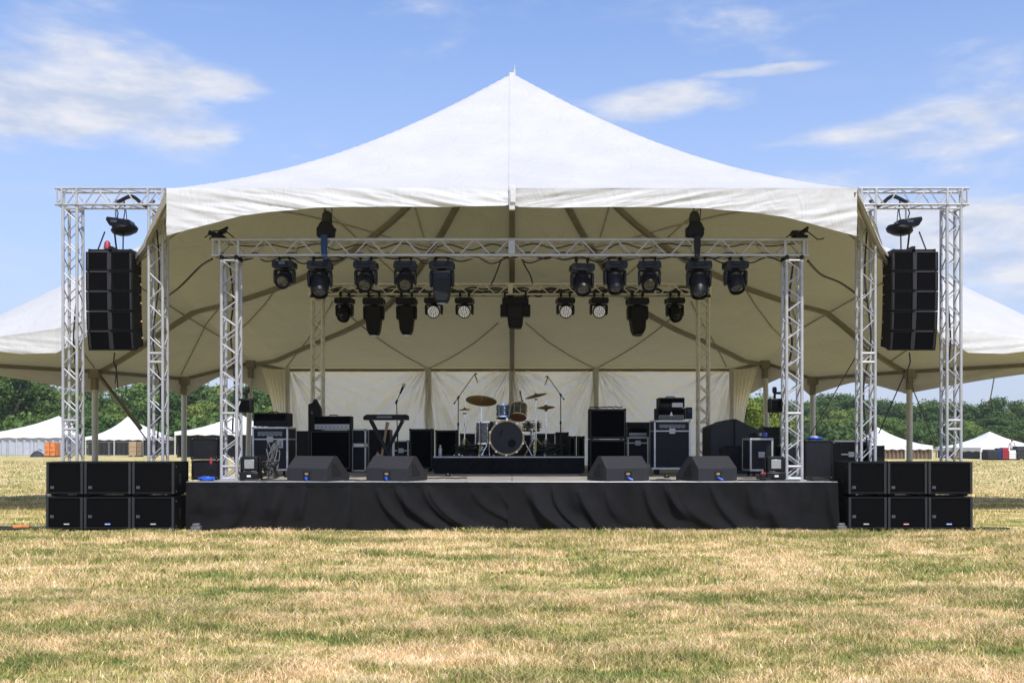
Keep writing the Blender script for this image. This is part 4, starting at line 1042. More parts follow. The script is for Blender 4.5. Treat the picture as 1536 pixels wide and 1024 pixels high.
t=thing('orange_connector','orange cable connector on the grass left of the left subwoofers','connector',(PX(36,15.3),15.2,.05)); m=MB(); m.tube((-.11,0,0),(.02,.02,.01),.035,10); m.build('plug',M['orange'],t); m=MB(); m.tube((.02,.02,.01),(.12,.03,.005),.028,10); m.build('socket',M['orange'],t)
for x,y,lab in ((-4.75,15.05,'grey plastic footing block at the left corner of the stage skirt'),(-5.25,14.93,'low grey plank under the inner end of the left subwoofer stack'),(4.97,15.1,'grey plastic footing block at the right corner of the stage skirt')):
    t=thing('footing_block',lab,'block',(x,y,0)); m=MB()
    if 'plank' in lab: m.box(-.2,.2,-.06,.02,0,.03)
    else: m.box(-.07,.07,-.06,.06,0,.08); m.box(-.05,.05,-.04,.04,.08,.12)
    m.build('block',M['grey_pl'],t,.008)
cable([(6.9,15.2,.03),(7.2,15.0,.03),(7.5,15.1,.03),(7.15,15.3,.03)],.025,'short black cable on the grass by the right end of the right subwoofers')

for i,(a,b,y,lab) in enumerate(((430,640,17.2,'thin black cable snaking across the deck behind the two left monitors'),(890,1100,17.4,'thin black cable snaking across the deck behind the two right monitors'),(640,700,16.4,'black cable crossing the open deck left of centre'),(870,905,17.9,'black cable from the drum riser towards the guitar cabinet stack'))):
    q=random.Random(90+i); cable([(PX(a+(b-a)*k/12,y),y+q.uniform(-.28,.28),SZ+.010) for k in range(13)],.009,lab)
for px,y,lab in ((520,16.9,'small black stomp box on the deck between the two left monitors'),(672,17.6,'small black stomp box on the open deck in front of the riser, left'),(1000,16.9,'small black stomp box on the deck between the two right monitors')):
    t=thing('effect_pedal',lab,'pedal',(PX(px,y),y,SZ)); m=MB(); m.prism([(-.06,0),(.06,0),(.06,.055),(-.06,.03)],-.04,.04,'x'); m.build('housing',M['plastic_m'],t,.004); m=MB(); m.tube((0,-.02,.035),(0,-.02,.055),.012,10); m.build('switch',M['chrome'],t)
# ================================================================ DRUM KIT
RZ=1.0705; Yd=19.75
def drum(mb,mt,r,d,n=32): mb.lathe([(r,-d/2),(r,d/2)],mt,n)
def make_drum(name,label,c,r,d,rot,parent=None,hm='chrome',face='headskin',lugs=8,under=None):
    t = thing(name,label,'drum',c) if parent is None else bpy.data.objects.new(name,None)
    if parent is not None: COL.objects.link(t); t.parent=parent; t.location=c
    mt=Euler(rot).to_matrix().to_4x4()
    m=MB(); m.lathe([(r,-d/2),(r,d/2)],mt,36); m.build('shell',M['wrap'],t)
    for s in (-1,1):
        m=MB(); m.lathe([(r+.004,s*d/2-.012*s),(r+.010,s*d/2-.012*s),(r+.010,s*(d/2+.016)),(r-.002,s*(d/2+.016))],mt,36,cap=False); m.build('hoop',M[hm],t)
        m=MB(); m.lathe([(r-.001,s*(d/2+.006)),(0,s*(d/2+.006))],mt,36,cap=False); m.build('drum_head',M[face],t)
    m=MB()
    for k in range(lugs):
        a=2*PI*k/lugs+.2; v0=mt@Vector(((r+.012)*math.cos(a),(r+.012)*math.sin(a),-d/2)); v1=mt@Vector(((r+.012)*math.cos(a),(r+.012)*math.sin(a),d/2)); m.tube(v0,v1,.004,6)
        for q in (.72,-.72): c0=mt@Vector((r*math.cos(a),r*math.sin(a),q*d/2*.6)); c1=mt@Vector(((r+.02)*math.cos(a),(r+.02)*math.sin(a),q*d/2*.6)); m.tube(c0,c1,.012,8)
    m.build('lug',M['chrome'],t)
    return t
rb=.335; bz=RZ+rb+.03
bd=thing('bass_drum','large bass drum with black front head and pale wooden hoop on the riser','drum',(PX(760,Yd-.1),Yd,bz))
mt=Matrix.Rotation(R(90),4,'X')   # axis along -Y
m=MB(); m.lathe([(rb-.01,-.22),(rb-.01,.22)],mt,48); m.build('shell',M['wrap'],bd)
for s in (-1,1):
    m=MB(); m.lathe([(rb-.022,s*.20),(rb+.012,s*.20),(rb+.012,s*.245),(rb-.022,s*.245),(rb-.022,s*.20)],mt,48,cap=False); m.build('hoop',M['hoop'],bd)
m=MB(); n=48; m.lathe([(rb-.02,.225),(.0,.228)],mt,n,cap=False); h=m.build('drum_head',M['head'],bd)
m=MB(); m.torus((.105,-.231,-.11),.075,.006,mt,28,8); o=m.build('port_ring',M['rubber'],h); m=MB(); m.lathe([(.073,.2305),(0,.2305)],Matrix.Translation((.105,0,-.11))@mt,28,cap=False); m.build('port_hole',M['rubber'],h)
m=MB(); m.cbox((-.11,-.2315,.10),(.035,.003,.14),(0,R(22),0)); m.build('tape_patch',M['rubber'],h)
m=MB()
for k in range(10):
    a=2*PI*k/10+.3; x,z=(rb+.006)*math.cos(a),(rb+.006)*math.sin(a); m.tube((x,-.25,z),(x,-.13,z),.006,6); m.cbox((x,-.25,z),(.03,.02,.03),(0,-a,0))
m.build('claw',M['chrome'],bd)
for sg in (-1,1):
    m=MB(); m.tube((sg*.32,-.13,-.02),(sg*.50,-.27,-bz+RZ+.01),.011,8); m.tube((sg*.30,-.13,.0),(sg*.36,-.16,-.10),.018,8); m.build('spur',M['chrome'],bd)
m=MB(); m.tube((0,0,rb-.01),(0,0,rb+.13),.018,10); m.tube((-.2,0,rb+.12),(.2,0,rb+.12),.012,8); m.tube((.01,-.19,rb+.005),(.01,-.19,rb+.05),.03,10); m.build('tom_holder',M['chrome'],bd)
make_drum('rack_tom','',(-.07,-.02,rb+.175),.13,.23,(R(-10),0,0),bd,face='head')
make_drum('rack_tom','',(.235,-.0,rb+.185),.155,.25,(R(-28),R(5),0),bd)
tt=make_drum('floor_tom','glossy dark floor tom on legs left of the bass drum','' or (PX(730,Yd+.1)-.02,Yd+.1,RZ+.46),.19,.42,(0,0,0))
for k in range(3):
    a=k*2*PI/3+.9; m=MB(); m.tube((.205*math.cos(a),.205*math.sin(a),.02),(.215*math.cos(a),.215*math.sin(a),-.455),.009,8); m.build('leg',M['chrome'],tt)
sd=make_drum('snare_drum','chrome-hooped snare drum behind the bass drum',(PX(798,Yd+.5),Yd+.55,RZ+.62),.18,.14,(R(4),0,0))
m=MB(); m.tube((0,0,-.07),(0,0,-.45),.014,8)
for k in range(3):
    a=k*2*PI/3; m.tube((0,0,-.35),(.25*math.cos(a),.25*math.sin(a),-.61),.010,6); m.tube((0,0,-.15),(.17*math.cos(a),.17*math.sin(a),-.07),.008,6)
m.build('stand',M['chrome'],sd)
def cymbal_stand(px,pyc,Y,rad,tiltx,tilty,label,hat=False,legs=.27):
    X=PX(px,Y); zc=PZ(pyc,Y)
    t=thing('cymbal_stand',label,'cymbal stand',(X,Y,RZ)); hc=zc-RZ
    m=MB(); m.tube((0,0,.10),(0,0,hc*.6),.014,10); m.tube((0,0,hc*.55),(0,0,hc-.02),.010,8); m.tube((0,0,hc*.56),(0,0,hc*.60),.024,10); m.tube((-.03,0,hc-.08),(.03,0,hc-.08),.016,8); m.build('pole',M['chrome'],t)
    for k in range(3):
        a=k*2*PI/3+.4; m=MB(); m.tube((.012,0,.36),(legs*math.cos(a)+.012,legs*math.sin(a),.015),.009,6); m.tube((-.012,0,.36),(legs*math.cos(a)-.012,legs*math.sin(a),.015),.009,6); m.tube((0,0,.12),(legs*.6*math.cos(a),legs*.6*math.sin(a),.13),.008,6); m.lathe([(0,0),(.02,.0),(.02,.025),(0,.03)],Matrix.Translation((legs*math.cos(a),legs*math.sin(a),0)),10); m.build('leg',M['chrome'],t)
    rot=Euler((tiltx,tilty,0)).to_matrix().to_4x4(); mt=Matrix.Translation((0,0,hc))@rot
    prof=[(rad,-.012),(rad*.7,.004),(rad*.3,.018),(rad*.16,.024),(rad*.14,.034),(rad*.06,.045),(0,.047)]
    m=MB(); m.lathe(prof,mt,40,cap=False); c=m.build('cymbal',M['brass'],t)
    if hat:
        m=MB(); m.lathe([(r,-z-.03) for r,z in prof],mt,40,cap=False); m.build('cymbal',M['brass'],t)
        m=MB(); m.tube((0,0,hc),(0,0,hc+.16),.006,6); m.tube((0,0,hc+.05),(0,0,hc+.07),.014,8); m.build('rod',M['chrome'],t); m=MB(); m.cbox((0,-.12,.03),(.09,.26,.015),(R(12),0,0)); m.build('pedal',M['chrome'],t)
    else:
        m=MB(); m.tube(mt@Vector((0,0,.04)),mt@Vector((0,0,.09)),.010,8); m.build('wing_nut',M['chrome'],c)
    return t
cymbal_stand(722,600,19.8,.31,R(22),R(6),'large crash cymbal on a chrome stand, left of the drums and facing forward')
cymbal_stand(804,593,19.9,.225,R(10),R(-14),'smaller crash cymbal tilted down to the left, right of the drums')
cymbal_stand(819,610,20.1,.19,R(5),R(-3),'pair of hi-hat cymbals on the rightmost chrome stand',hat=True)
cymbal_stand(697,614,20.2,.13,R(4),R(-3),'small splash cymbal low at the far left of the drums')
t=thing('drum_throne','dark round drum stool behind the snare','stool',(PX(797,20.6),20.7,RZ)); m=MB(); m.lathe([(0,.50),(.17,.50),(.19,.53),(.18,.58),(0,.59)],None,24,cap=False); m.build('seat',M['tolex'],t)
m=MB(); m.tube((0,0,.1),(0,0,.5),.018,8); m.build('pole',M['chrome'],t)
for k in range(3):
    a=k*2*PI/3; m=MB(); m.tube((0,0,.25),(.26*math.cos(a),.26*math.sin(a),.01),.011,6); m.build('leg',M['chrome'],t)
mic_stand((PX(687,19.6),19.6),(PX(687.5,19.6),19.6,PZ(596,19.6)),(PX(712,19.6),19.6,PZ(561,19.6)),'tall boom microphone stand reaching over the drums from the left',z0=RZ)
mic_stand((PX(841,19.9),19.9),(PX(841,19.9),19.9,PZ(592,19.9)),(PX(822,19.9),19.9,PZ(565,19.9)),'tall boom microphone stand reaching over the drums from the right',z0=RZ)
t=thing('kick_pedal','chrome bass drum pedal behind the bass drum','pedal',(PX(762,Yd+.4),Yd+.42,RZ)); m=MB(); m.cbox((0,0,.03),(.09,.28,.012),(R(10),0,0)); m.build('footboard',M['chrome'],t); m=MB(); m.tube((-.05,-.12,0),(-.05,-.12,.2),.008,6); m.tube((.05,-.12,0),(.05,-.12,.2),.008,6); m.tube((0,-.12,.18),(0,-.16,.34),.006,6); m.build('frame',M['chrome'],t)
def clip_mic(px,py,Y,ang,label):
    t=thing('drum_microphone',label,'microphone',(PX(px,Y),Y,PZ(py,Y))); u=Vector((math.sin(ang),0,math.cos(ang)))
    m=MB(); m.tube((0,0,0),u*.19,.010,8,.014); m.build('body',M['plastic'],t); m=MB(); m.lathe([(.012,0),(.018,.01),(.018,.03),(0,.04)],Matrix.Translation(-u*.03),10); m.build('mic_grille',M['plastic_m'],t)
clip_mic(783,600,19.6,R(-12),'slim black microphone pointing down between the two rack toms')
tangle(PX(705,19.9),19.95,RZ,.32,.25,44,11,'black cables lying on the left part of the drum riser',r=.014,h=.22)
tangle(PX(822,20.0),20.05,RZ,.36,.25,48,12,'black cables lying on the right part of the drum riser',r=.014,h=.22)
# ================================================================ GROUND
def ground_nodes(nt, dead=None):
    """dry straw / green colour from world position; returns colour socket"""
    n=nt.nodes; l=nt.links
    g=n.new('ShaderNodeNewGeometry')
    mp=n.new('ShaderNodeMapping'); mp.inputs['Scale'].default_value=(.45,1.15,0); l.new(g.outputs['Position'],mp.inputs['Vector'])
    a=n.new('ShaderNodeTexNoise'); a.inputs['Scale'].default_value=1.2; a.inputs['Detail'].default_value=5; a.inputs['Roughness'].default_value=.62; l.new(mp.outputs['Vector'],a.inputs['Vector'])
    mp2=n.new('ShaderNodeMapping'); mp2.inputs['Scale'].default_value=(1.3,1.9,0); l.new(g.outputs['Position'],mp2.inputs['Vector'])
    b=n.new('ShaderNodeTexNoise'); b.inputs['Scale'].default_value=2.2; b.inputs['Detail'].default_value=4; l.new(mp2.outputs['Vector'],b.inputs['Vector'])
    m1=n.new('ShaderNodeMath'); m1.operation='MULTIPLY'; m1.inputs[1].default_value=.62; l.new(a.outputs['Fac'],m1.inputs[0])
    m2=n.new('ShaderNodeMath'); m2.operation='MULTIPLY_ADD'; m2.inputs[1].default_value=.38; l.new(b.outputs['Fac'],m2.inputs[0]); l.new(m1.outputs[0],m2.inputs[2])
    return m2.outputs[0],g
def straw_ramp(nt,fac):
    n=nt.nodes; rp=n.new('ShaderNodeValToRGB'); e=rp.color_ramp.elements
    e[0].position=.40; e[0].color=(.86,.67,.42,1); e[1].position=.60; e[1].color=(.20,.245,.07,1)
    x=e.new(.46); x.color=(.68,.52,.27,1); x=e.new(.53); x.color=(.46,.40,.13,1)
    nt.links.new(fac,rp.inputs['Fac']); return rp.outputs['Color']
gm=bpy.data.materials.new('dry_grass_ground'); gm.use_nodes=True; nt=gm.node_tree
fac,g=ground_nodes(nt); col=straw_ramp(nt,fac); b=nt.nodes['Principled BSDF']
fn=nt.nodes.new('ShaderNodeTexNoise'); fn.inputs['Scale'].default_value=9; fn.inputs['Detail'].default_value=8; fn.inputs['Roughness'].default_value=.7; nt.links.new(g.outputs['Position'],fn.inputs['Vector'])
mr=nt.nodes.new('ShaderNodeMapRange'); mr.inputs[1].default_value=.3; mr.inputs[2].default_value=.7; mr.inputs[3].default_value=.62; mr.inputs[4].default_value=1.15; nt.links.new(fn.outputs['Fac'],mr.inputs[0])
mx=nt.nodes.new('ShaderNodeMixRGB'); mx.blend_type='MULTIPLY'; mx.inputs[0].default_value=1; nt.links.new(col,mx.inputs[1]); nt.links.new(mr.outputs[0],mx.inputs[2])
nt.links.new(mx.outputs[0],b.inputs['Base Color']); b.inputs['Roughness'].default_value=1; b.inputs['Specular IOR Level'].default_value=.05
bp=nt.nodes.new('ShaderNodeBump'); bp.inputs['Strength'].default_value=.6; bp.inputs['Distance'].default_value=.06; nt.links.new(fn.outputs['Fac'],bp.inputs['Height']); nt.links.new(bp.outputs['Normal'],b.inputs['Normal'])
m=MB(); m.add([(-900,-60,0),(900,-60,0),(900,1500,0),(-900,1500,0)],[(0,1,2,3)])
o=m.build('ground',gm,fix=False); struct(o)
# blades of grass
bm_=bpy.data.materials.new('grass_blade'); bm_.use_nodes=True; nt=bm_.node_tree; b=nt.nodes['Principled BSDF']
fac,g=ground_nodes(nt)
at=nt.nodes.new('ShaderNodeAttribute'); at.attribute_name='rnd'
ma=nt.nodes.new('ShaderNodeMath'); ma.operation='MULTIPLY_ADD'; ma.inputs[1].default_value=.22; nt.links.new(at.outputs['Fac'],ma.inputs[0])
ms=nt.nodes.new('ShaderNodeMath'); ms.operation='SUBTRACT'; ms.inputs[1].default_value=.11; nt.links.new(fac,ms.inputs[0]); nt.links.new(ms.outputs[0],ma.inputs[2])
col=straw_ramp(nt,ma.outputs[0])
at2=nt.nodes.new('ShaderNodeAttribute'); at2.attribute_name='val'
hs=nt.nodes.new('ShaderNodeHueSaturation'); hs.inputs['Saturation'].default_value=1.0; nt.links.new(at2.outputs['Fac'],hs.inputs['Value']); nt.links.new(col,hs.inputs['Color'])
nt.links.new(hs.outputs['Color'],b.inputs['Base Color']); b.inputs['Roughness'].default_value=.7; b.inputs['Specular IOR Level'].default_value=.2
tr=nt.nodes.new('ShaderNodeBsdfTranslucent'); nt.links.new(hs.outputs['Color'],tr.inputs['Color'])
mxs=nt.nodes.new('ShaderNodeMixShader'); mxs.inputs[0].default_value=.3; nt.links.new(b.outputs[0],mxs.inputs[1]); nt.links.new(tr.outputs[0],mxs.inputs[2]); nt.links.new(mxs.outputs[0],nt.nodes['Material Output'].inputs['Surface'])
def blades(n,y0,y1,k,hmin,hmax,wd,seed,excl=True):
    r=np.random.default_rng(seed)
    y=np.sqrt(r.uniform(y0*y0,y1*y1,n)); x=r.uniform(-k,k,n)*y
    if excl:
        inside=((np.abs(x)<7.05)&(y>14.98)&(y<15.9))|((np.abs(x)<4.9)&(y>15.1)&(y<26.5))
        x=x[~inside]; y=y[~inside]
    # clumping
    c=fbm(x*5.5,y*5.5,5,2); keep=r.random(len(x))<np.clip((c-.18)*2.6,.22,1); x=x[keep]; y=y[keep]
    n=len(x); big=fbm(x*1.3,y*1.6,15,3)
    h=r.uniform(hmin,hmax,n)*(.15+1.75*big); a=r.uniform(0,2*PI,n); lean=r.uniform(.15,1.5,n)*h
    la=r.uniform(0,2*PI,n)
    w=wd*r.uniform(.6,1.4,n)*(y/y0)**.35
    dx=np.cos(a)*w; dy=np.sin(a)*w; lx=np.cos(la)*lean; ly=np.sin(la)*lean
    V=np.zeros((n,5,3))
    V[:,0]=np.stack([x-dx,y-dy,np.full(n,-.005)],-1); V[:,1]=np.stack([x+dx,y+dy,np.full(n,-.005)],-1)
    V[:,2]=np.stack([x+lx*.35+dx*.7,y+ly*.35+dy*.7,h*.6],-1); V[:,3]=np.stack([x+lx*.35-dx*.7,y+ly*.35-dy*.7,h*.6],-1)
    V[:,4]=np.stack([x+lx,y+ly,h*.95],-1)
    rnd=r.random(n); val=r.uniform(.6,1.55,n)
    return V,rnd,val
def blade_mesh(name,parts,mt):
    V=np.concatenate([p[0] for p in parts]); rnd=np.concatenate([p[1] for p in parts]); val=np.concatenate([p[2] for p in parts]); n=len(V)
    me=bpy.data.meshes.new(name); me.vertices.add(n*5); me.vertices.foreach_set('co',V.reshape(-1).astype(np.float32))
    base=(np.arange(n)*5)[:,None]
    loops=(base+np.array([0,1,2,3,3,2,4])[None,:]).reshape(-1)
    me.loops.add(n*7); me.loops.foreach_set('vertex_index',loops.astype(np.int32))
    me.polygons.add(n*2); ls=np.stack([np.arange(n)*7,np.arange(n)*7+4],-1).reshape(-1); 
    me.polygons.foreach_set('loop_start',ls.astype(np.int32)); 
    me.update(calc_edges=True); me.materials.append(mt)
    for nm,v in (('rnd',rnd),('val',val)):
        A=me.attributes.new(nm,'FLOAT','POINT'); A.data.foreach_set('value',np.repeat(v,5).astype(np.float32))
    o=bpy.data.objects.new(name,me); COL.objects.link(o); return o
DENS=1.0
parts=[blades(int(400000*DENS),4.6,9.0,.56,.028,.068,.0026,1),blades(int(260000*DENS),9.0,15.2,.56,.028,.075,.0042,2),blades(int(110000*DENS),15.2,32,.56,.03,.08,.006,3),blades(int(90000*DENS),32,75,.56,.04,.11,.014,4)]
o=blade_mesh('grass',parts,bm_); tag(o,'short dry grass, straw-coloured with green patches, covering the field','grass',kind='stuff')

# ================================================================ TREES
def leaf_mat(name,base,base2):
    m=bpy.data.materials.new(name); m.use_nodes=True; nt=m.node_tree; n=nt.nodes; l=nt.links; b=n['Principled BSDF']
    g=n.new('ShaderNodeNewGeometry'); oi=n.new('ShaderNodeObjectInfo'); nz=n.new('ShaderNodeTexNoise'); nz.inputs['Scale'].default_value=.35; nz.inputs['Detail'].default_value=4
    l.new(g.outputs['Position'],nz.inputs['Vector'])
    ad=n.new('ShaderNodeMath'); ad.operation='MULTIPLY_ADD'; ad.inputs[1].default_value=.25; l.new(oi.outputs['Random'],ad.inputs[0]); l.new(nz.outputs['Fac'],ad.inputs[2])
    rp=n.new('ShaderNodeValToRGB'); rp.color_ramp.elements[0].position=.42; rp.color_ramp.elements[1].position=.85; rp.color_ramp.elements[0].color=base+(1,); rp.color_ramp.elements[1].color=base2+(1,)
    l.new(ad.outputs[0],rp.inputs['Fac']); l.new(rp.outputs['Color'],b.inputs['Base Color']); b.inputs['Roughness'].default_value=.6; b.inputs['Specular IOR Level'].default_value=.3
    t=n.new('ShaderNodeBsdfTranslucent'); l.new(rp.outputs['Color'],t.inputs['Color']); ms=n.new('ShaderNodeMixShader'); ms.inputs[0].default_value=.25
    l.new(b.outputs[0],ms.inputs[1]); l.new(t.outputs[0],ms.inputs[2]); l.new(ms.outputs[0],n['Material Output'].inputs['Surface']); return m
LM=[leaf_mat('leaves_dark',(.05,.10,.02),(.11,.18,.035)),leaf_mat('leaves_mid',(.075,.14,.025),(.17,.24,.05)),leaf_mat('leaves_light',(.13,.20,.035),(.28,.33,.07))]
M['bark']=mat('bark',(.09,.07,.05),.9,0,.3,3,.5,12,streak=(6,6,1))
def crown_mesh(seed,H,Wd,n,leaf,lobes=26):
    r=np.random.default_rng(seed)
    # lobes spread over an egg-shaped volume
    C=[];Rr=[]
    for k in range(lobes):
        u=r.uniform(-1,1); a=r.uniform(0,2*PI); rad=r.uniform(.35,.95)
        z=H*(.55+.40*u*rad); w=Wd*.5*math.sqrt(max(.05,1-(u*rad)**2))*(1-.25*max(0,u)); C.append((math.cos(a)*w*rad*.85,math.sin(a)*w*rad*.85,z)); Rr.append(r.uniform(.10,.22)*Wd)
    C=np.array(C);Rr=np.array(Rr)
    k=r.integers(0,lobes,n); d=r.normal(size=(n,3)); d/=np.linalg.norm(d,axis=1)[:,None]
    rr=Rr[k]*(r.random(n)**.33)*(1+.25*r.normal(size=n)*.5); p=C[k]+d*rr[:,None]*np.array([1,1,.8])
    kp=p[:,2]>H*.06; p=p[kp]; d=d[kp]; p[:,2]*=H/np.percentile(p[:,2],99.6); n=len(p)
    # leaf clumps: bent quads facing roughly outward
    nn=d+r.normal(size=(n,3))*.55; nn/=np.linalg.norm(nn,axis=1)[:,None]
    t=np.cross(nn,r.normal(size=(n,3))); t/=np.linalg.norm(t,axis=1)[:,None]; b=np.cross(nn,t)
    s=leaf*r.uniform(.5,1.3,n)[:,None]
    V=np.stack([p-t*s-b*s*.5,p+t*s*.2-b*s*.9,p+t*s+b*s*.4,p-t*s*.1+b*s*.9],1)
    me=bpy.data.meshes.new('crown'); me.from_pydata(V.reshape(-1,3).tolist(),[],(np.arange(n*4).reshape(n,4)).tolist()); me.update(); return me
def trunk_mesh(seed,H):
    r=random.Random(seed); m=MB(); m.tube((0,0,-.1),(r.uniform(-.2,.2),0,H*.45),H*.028,10,H*.017)
    for k in range(7):
        a=r.uniform(0,2*PI); z0=H*r.uniform(.2,.45); L=H*r.uniform(.2,.38); m.tube((0,0,z0),(math.cos(a)*L*.7,math.sin(a)*L*.7,z0+L*.8),H*.011,6,H*.004)
    me=bpy.data.meshes.new('trunk'); me.from_pydata(m.v,[],m.f); me.polygons.foreach_set('use_smooth',[True]*len(me.polygons)); me.update(); me.materials.append(M['bark']); return me
protos=[]
for k in range(7):
    H=14; me=crown_mesh(100+k,H,[12,14,11,15,13,10,12][k],9500,.25,[22,30,20,34,26,18,24][k]); me.materials.append(LM[k%3 if k<6 else 0]); protos.append((me,trunk_mesh(k,H)))
def tree(px,Y,pytop,k,label,wide=1.0,group='trees along the far edge of the field',rz=0):
    H=PZ(pytop,Y); sc_=H/14.0
    t=thing('tree',label,'tree',(PX(px,Y),Y,0),rz,group); t.scale=(sc_*wide,sc_*wide,sc_)
    me,tm=protos[k]
    for nm,q in (('crown',me),('trunk',tm)):
        o=bpy.data.objects.new(nm,q); COL.objects.link(o); o.parent=t
    return t
rr=random.Random(5)
GL='leafy green tree in the hazy tree line behind the left wing of the tent'
GR='leafy green tree in the hazy tree line behind the right wing of the tent'
tree(12,135,540,0,'tallest tree, rising at the far left edge of the picture',1.0)
tree(44,140,564,1,'broad dark tree just right of the tallest tree at the left edge',1.0,rz=1)
# skyline samples left and right
LX=[(-30,548),(70,590),(96,586),(120,582),(150,590),(178,600),(204,580),(232,570),(262,578),(292,574),(318,577),(345,582),(372,584),(398,574),(424,578),(450,590)]
RX=[(1092,604),(1120,598),(1150,612),(1176,606),(1204,604),(1228,600),(1256,598),(1284,603),(1312,602),(1340,603),(1366,610),(1392,604),(1418,606),(1440,610),(1462,614),(1484,606),(1508,611),(1536,606),(1562,608)]
for i,(px,py) in enumerate(LX): tree(px,rr.uniform(150,190),py+rr.uniform(-2,3),rr.choice([0,1,2,3,4,5]),GL,rr.uniform(.95,1.3),rz=rr.uniform(0,6))
for i,(px,py) in enumerate(LX): tree(px+14+rr.uniform(-5,5),rr.uniform(125,140),py+rr.uniform(22,42),rr.choice([1,2,4,0]),GL,rr.uniform(1.2,1.7),rz=rr.uniform(0,6))
for i,(px,py) in enumerate(RX): tree(px,rr.uniform(190,240),py+rr.uniform(-9,3),rr.choice([0,1,3,4,6]),GR,rr.uniform(1.0,1.5),rz=rr.uniform(0,6))
for i,(px,py) in enumerate(RX): tree(px+12+rr.uniform(-5,5),rr.uniform(165,185),py+rr.uniform(16,34),rr.choice([0,1,2,4,3]),GR,rr.uniform(1.5,2.0),rz=rr.uniform(0,6))
tree(1122,62,592,2,'light green loose-leaved tree seen through the gap right of the back wall',1.0,rz=2,group=None)
tree(1140,66,602,5,'lower yellow-green tree beside the light green one in the gap right of the back wall',1.1,rz=4,group=None)
# bushes under the tree line
bush=crown_mesh(300,3.0,6,1600,.22,12); bush.materials.append(LM[0]); 
for i in range(26):
    px=rr.uniform(-40,460) if i%2 else rr.uniform(1080,1580); Y=rr.uniform(158,168) if i%2==0 else rr.uniform(118,124)
    o=bpy.data.objects.new('bush',bush); COL.objects.link(o); o.location=(PX(px,Y),Y,-.2); o.rotation_euler=(0,0,rr.uniform(0,6)); o.scale=(1.2,1.2,rr.uniform(1,1.8))
    tag(o,'low dark shrub at the foot of the '+('left' if i%2 else 'right')+' tree line','shrub','shrubs at the foot of the tree line')

# ================================================================ FAR TENTS
def far_tent(pl,pr,pk,pyk,pye,pyb,Y,label,wall='tentwall',D=14,val=True):
    x0=PX(pl,Y);x1=PX(pr,Y);xp=PX(pk,Y);zp=PZ(pyk,Y);ze=PZ(pye,Y)
    t=thing('marquee',label,'tent',(xp,Y+D/2,0),0,'white marquees across the field'); ox=xp; oy=Y+D/2
    n=15; V=[]
    m=MB(); prof=[(0,1.0),(.12,.80),(.25,.60),(.4,.42),(.6,.22),(.8,.08),(1,0)]
    vs=[];fs=[]
    cor=[(x0-ox,-D/2),(x1-ox,-D/2),(x1-ox,D/2),(x0-ox,D/2)]
    for r,h in prof:
        for a in range(4):
            ax,ay=cor[a]; bx,by=cor[(a+1)%4]
            for s in range(6):
                u=s/6; vs.append(((ax+(bx-ax)*u)*r,(ay+(by-ay)*u)*r,ze+(zp-ze)*h))
    N=24
    for k in range(len(prof)-1):
        for i in range(N): fs.append((k*N+i,k*N+(i+1)%N,(k+1)*N+(i+1)%N,(k+1)*N+i))
    m.add(vs,fs); m.build('roof',M['tentwhite'],t,fix=True)
    m=MB(); 
    for a in range(4):
        (ax,ay),(bx,by)=cor[a],cor[(a+1)%4]; q=.3*(1 if val else .5)
        k=12
        for s in range(k):
            u0,u1=s/k,(s+1)/k
            p=[(ax+(bx-ax)*u,ay+(by-ay)*u) for u in (u0,u1)]
            m.add([(p[0][0]*1.003,p[0][1]*1.003,ze),(p[1][0]*1.003,p[1][1]*1.003,ze),(p[1][0]*1.005,p[1][1]*1.005,ze-q-.08*(s%2)),(p[0][0]*1.005,p[0][1]*1.005,ze-q-.08*((s+1)%2))],[(0,1,2,3)])
    m.build('valance',M['tentwhite'],t,fix=False)
    for (ax,ay) in cor+[((cor[0][0]+cor[1][0])/2,-D/2)]:
        m=MB(); m.tube((ax*.995,ay*.99,0),(ax*.995,ay*.99,ze),.07,8); m.build('pole',M['pole'],t)
    if wall:
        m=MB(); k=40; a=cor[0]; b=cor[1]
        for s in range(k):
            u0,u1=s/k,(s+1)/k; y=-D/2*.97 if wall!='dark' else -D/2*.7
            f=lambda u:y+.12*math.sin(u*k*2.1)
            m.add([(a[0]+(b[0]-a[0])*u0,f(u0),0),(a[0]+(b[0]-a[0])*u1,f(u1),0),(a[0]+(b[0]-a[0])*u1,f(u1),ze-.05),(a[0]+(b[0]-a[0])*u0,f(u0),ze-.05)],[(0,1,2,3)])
        m.build('wall_or_shade',M[wall],t,fix=False)  # in open-fronted marquees this dark sheet stands in for the shade inside
        for sx in (-1,1):
            xx=cor[0][0]*.99 if sx<0 else cor[1][0]*.99; m=MB(); m.box(xx-.03,xx+.03,-D/2*.9,D/2*.9,0,ze-.05); m.build('wall_or_shade',M[wall],t)
    return t
far_tent(-48,96,46,621,652,676,112,'white marquee with pale blue-grey side wall at the far left edge')
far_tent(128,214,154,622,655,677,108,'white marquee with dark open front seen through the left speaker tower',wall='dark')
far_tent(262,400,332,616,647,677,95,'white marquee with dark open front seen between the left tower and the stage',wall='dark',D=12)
far_tent(1318,1399,1345,639,668,685,85,'white marquee with brown boarded wall seen through the right speaker tower',wall='crate_wood',D=9)
far_tent(1471,1580,1522,646,671,685,85,'white marquee at the far right edge with market goods in front',wall='dark',D=9)
far_tent(196,262,226,646,655,677,118,'small low white canopy between the two open-fronted marquees at the left',wall=None,D=9)
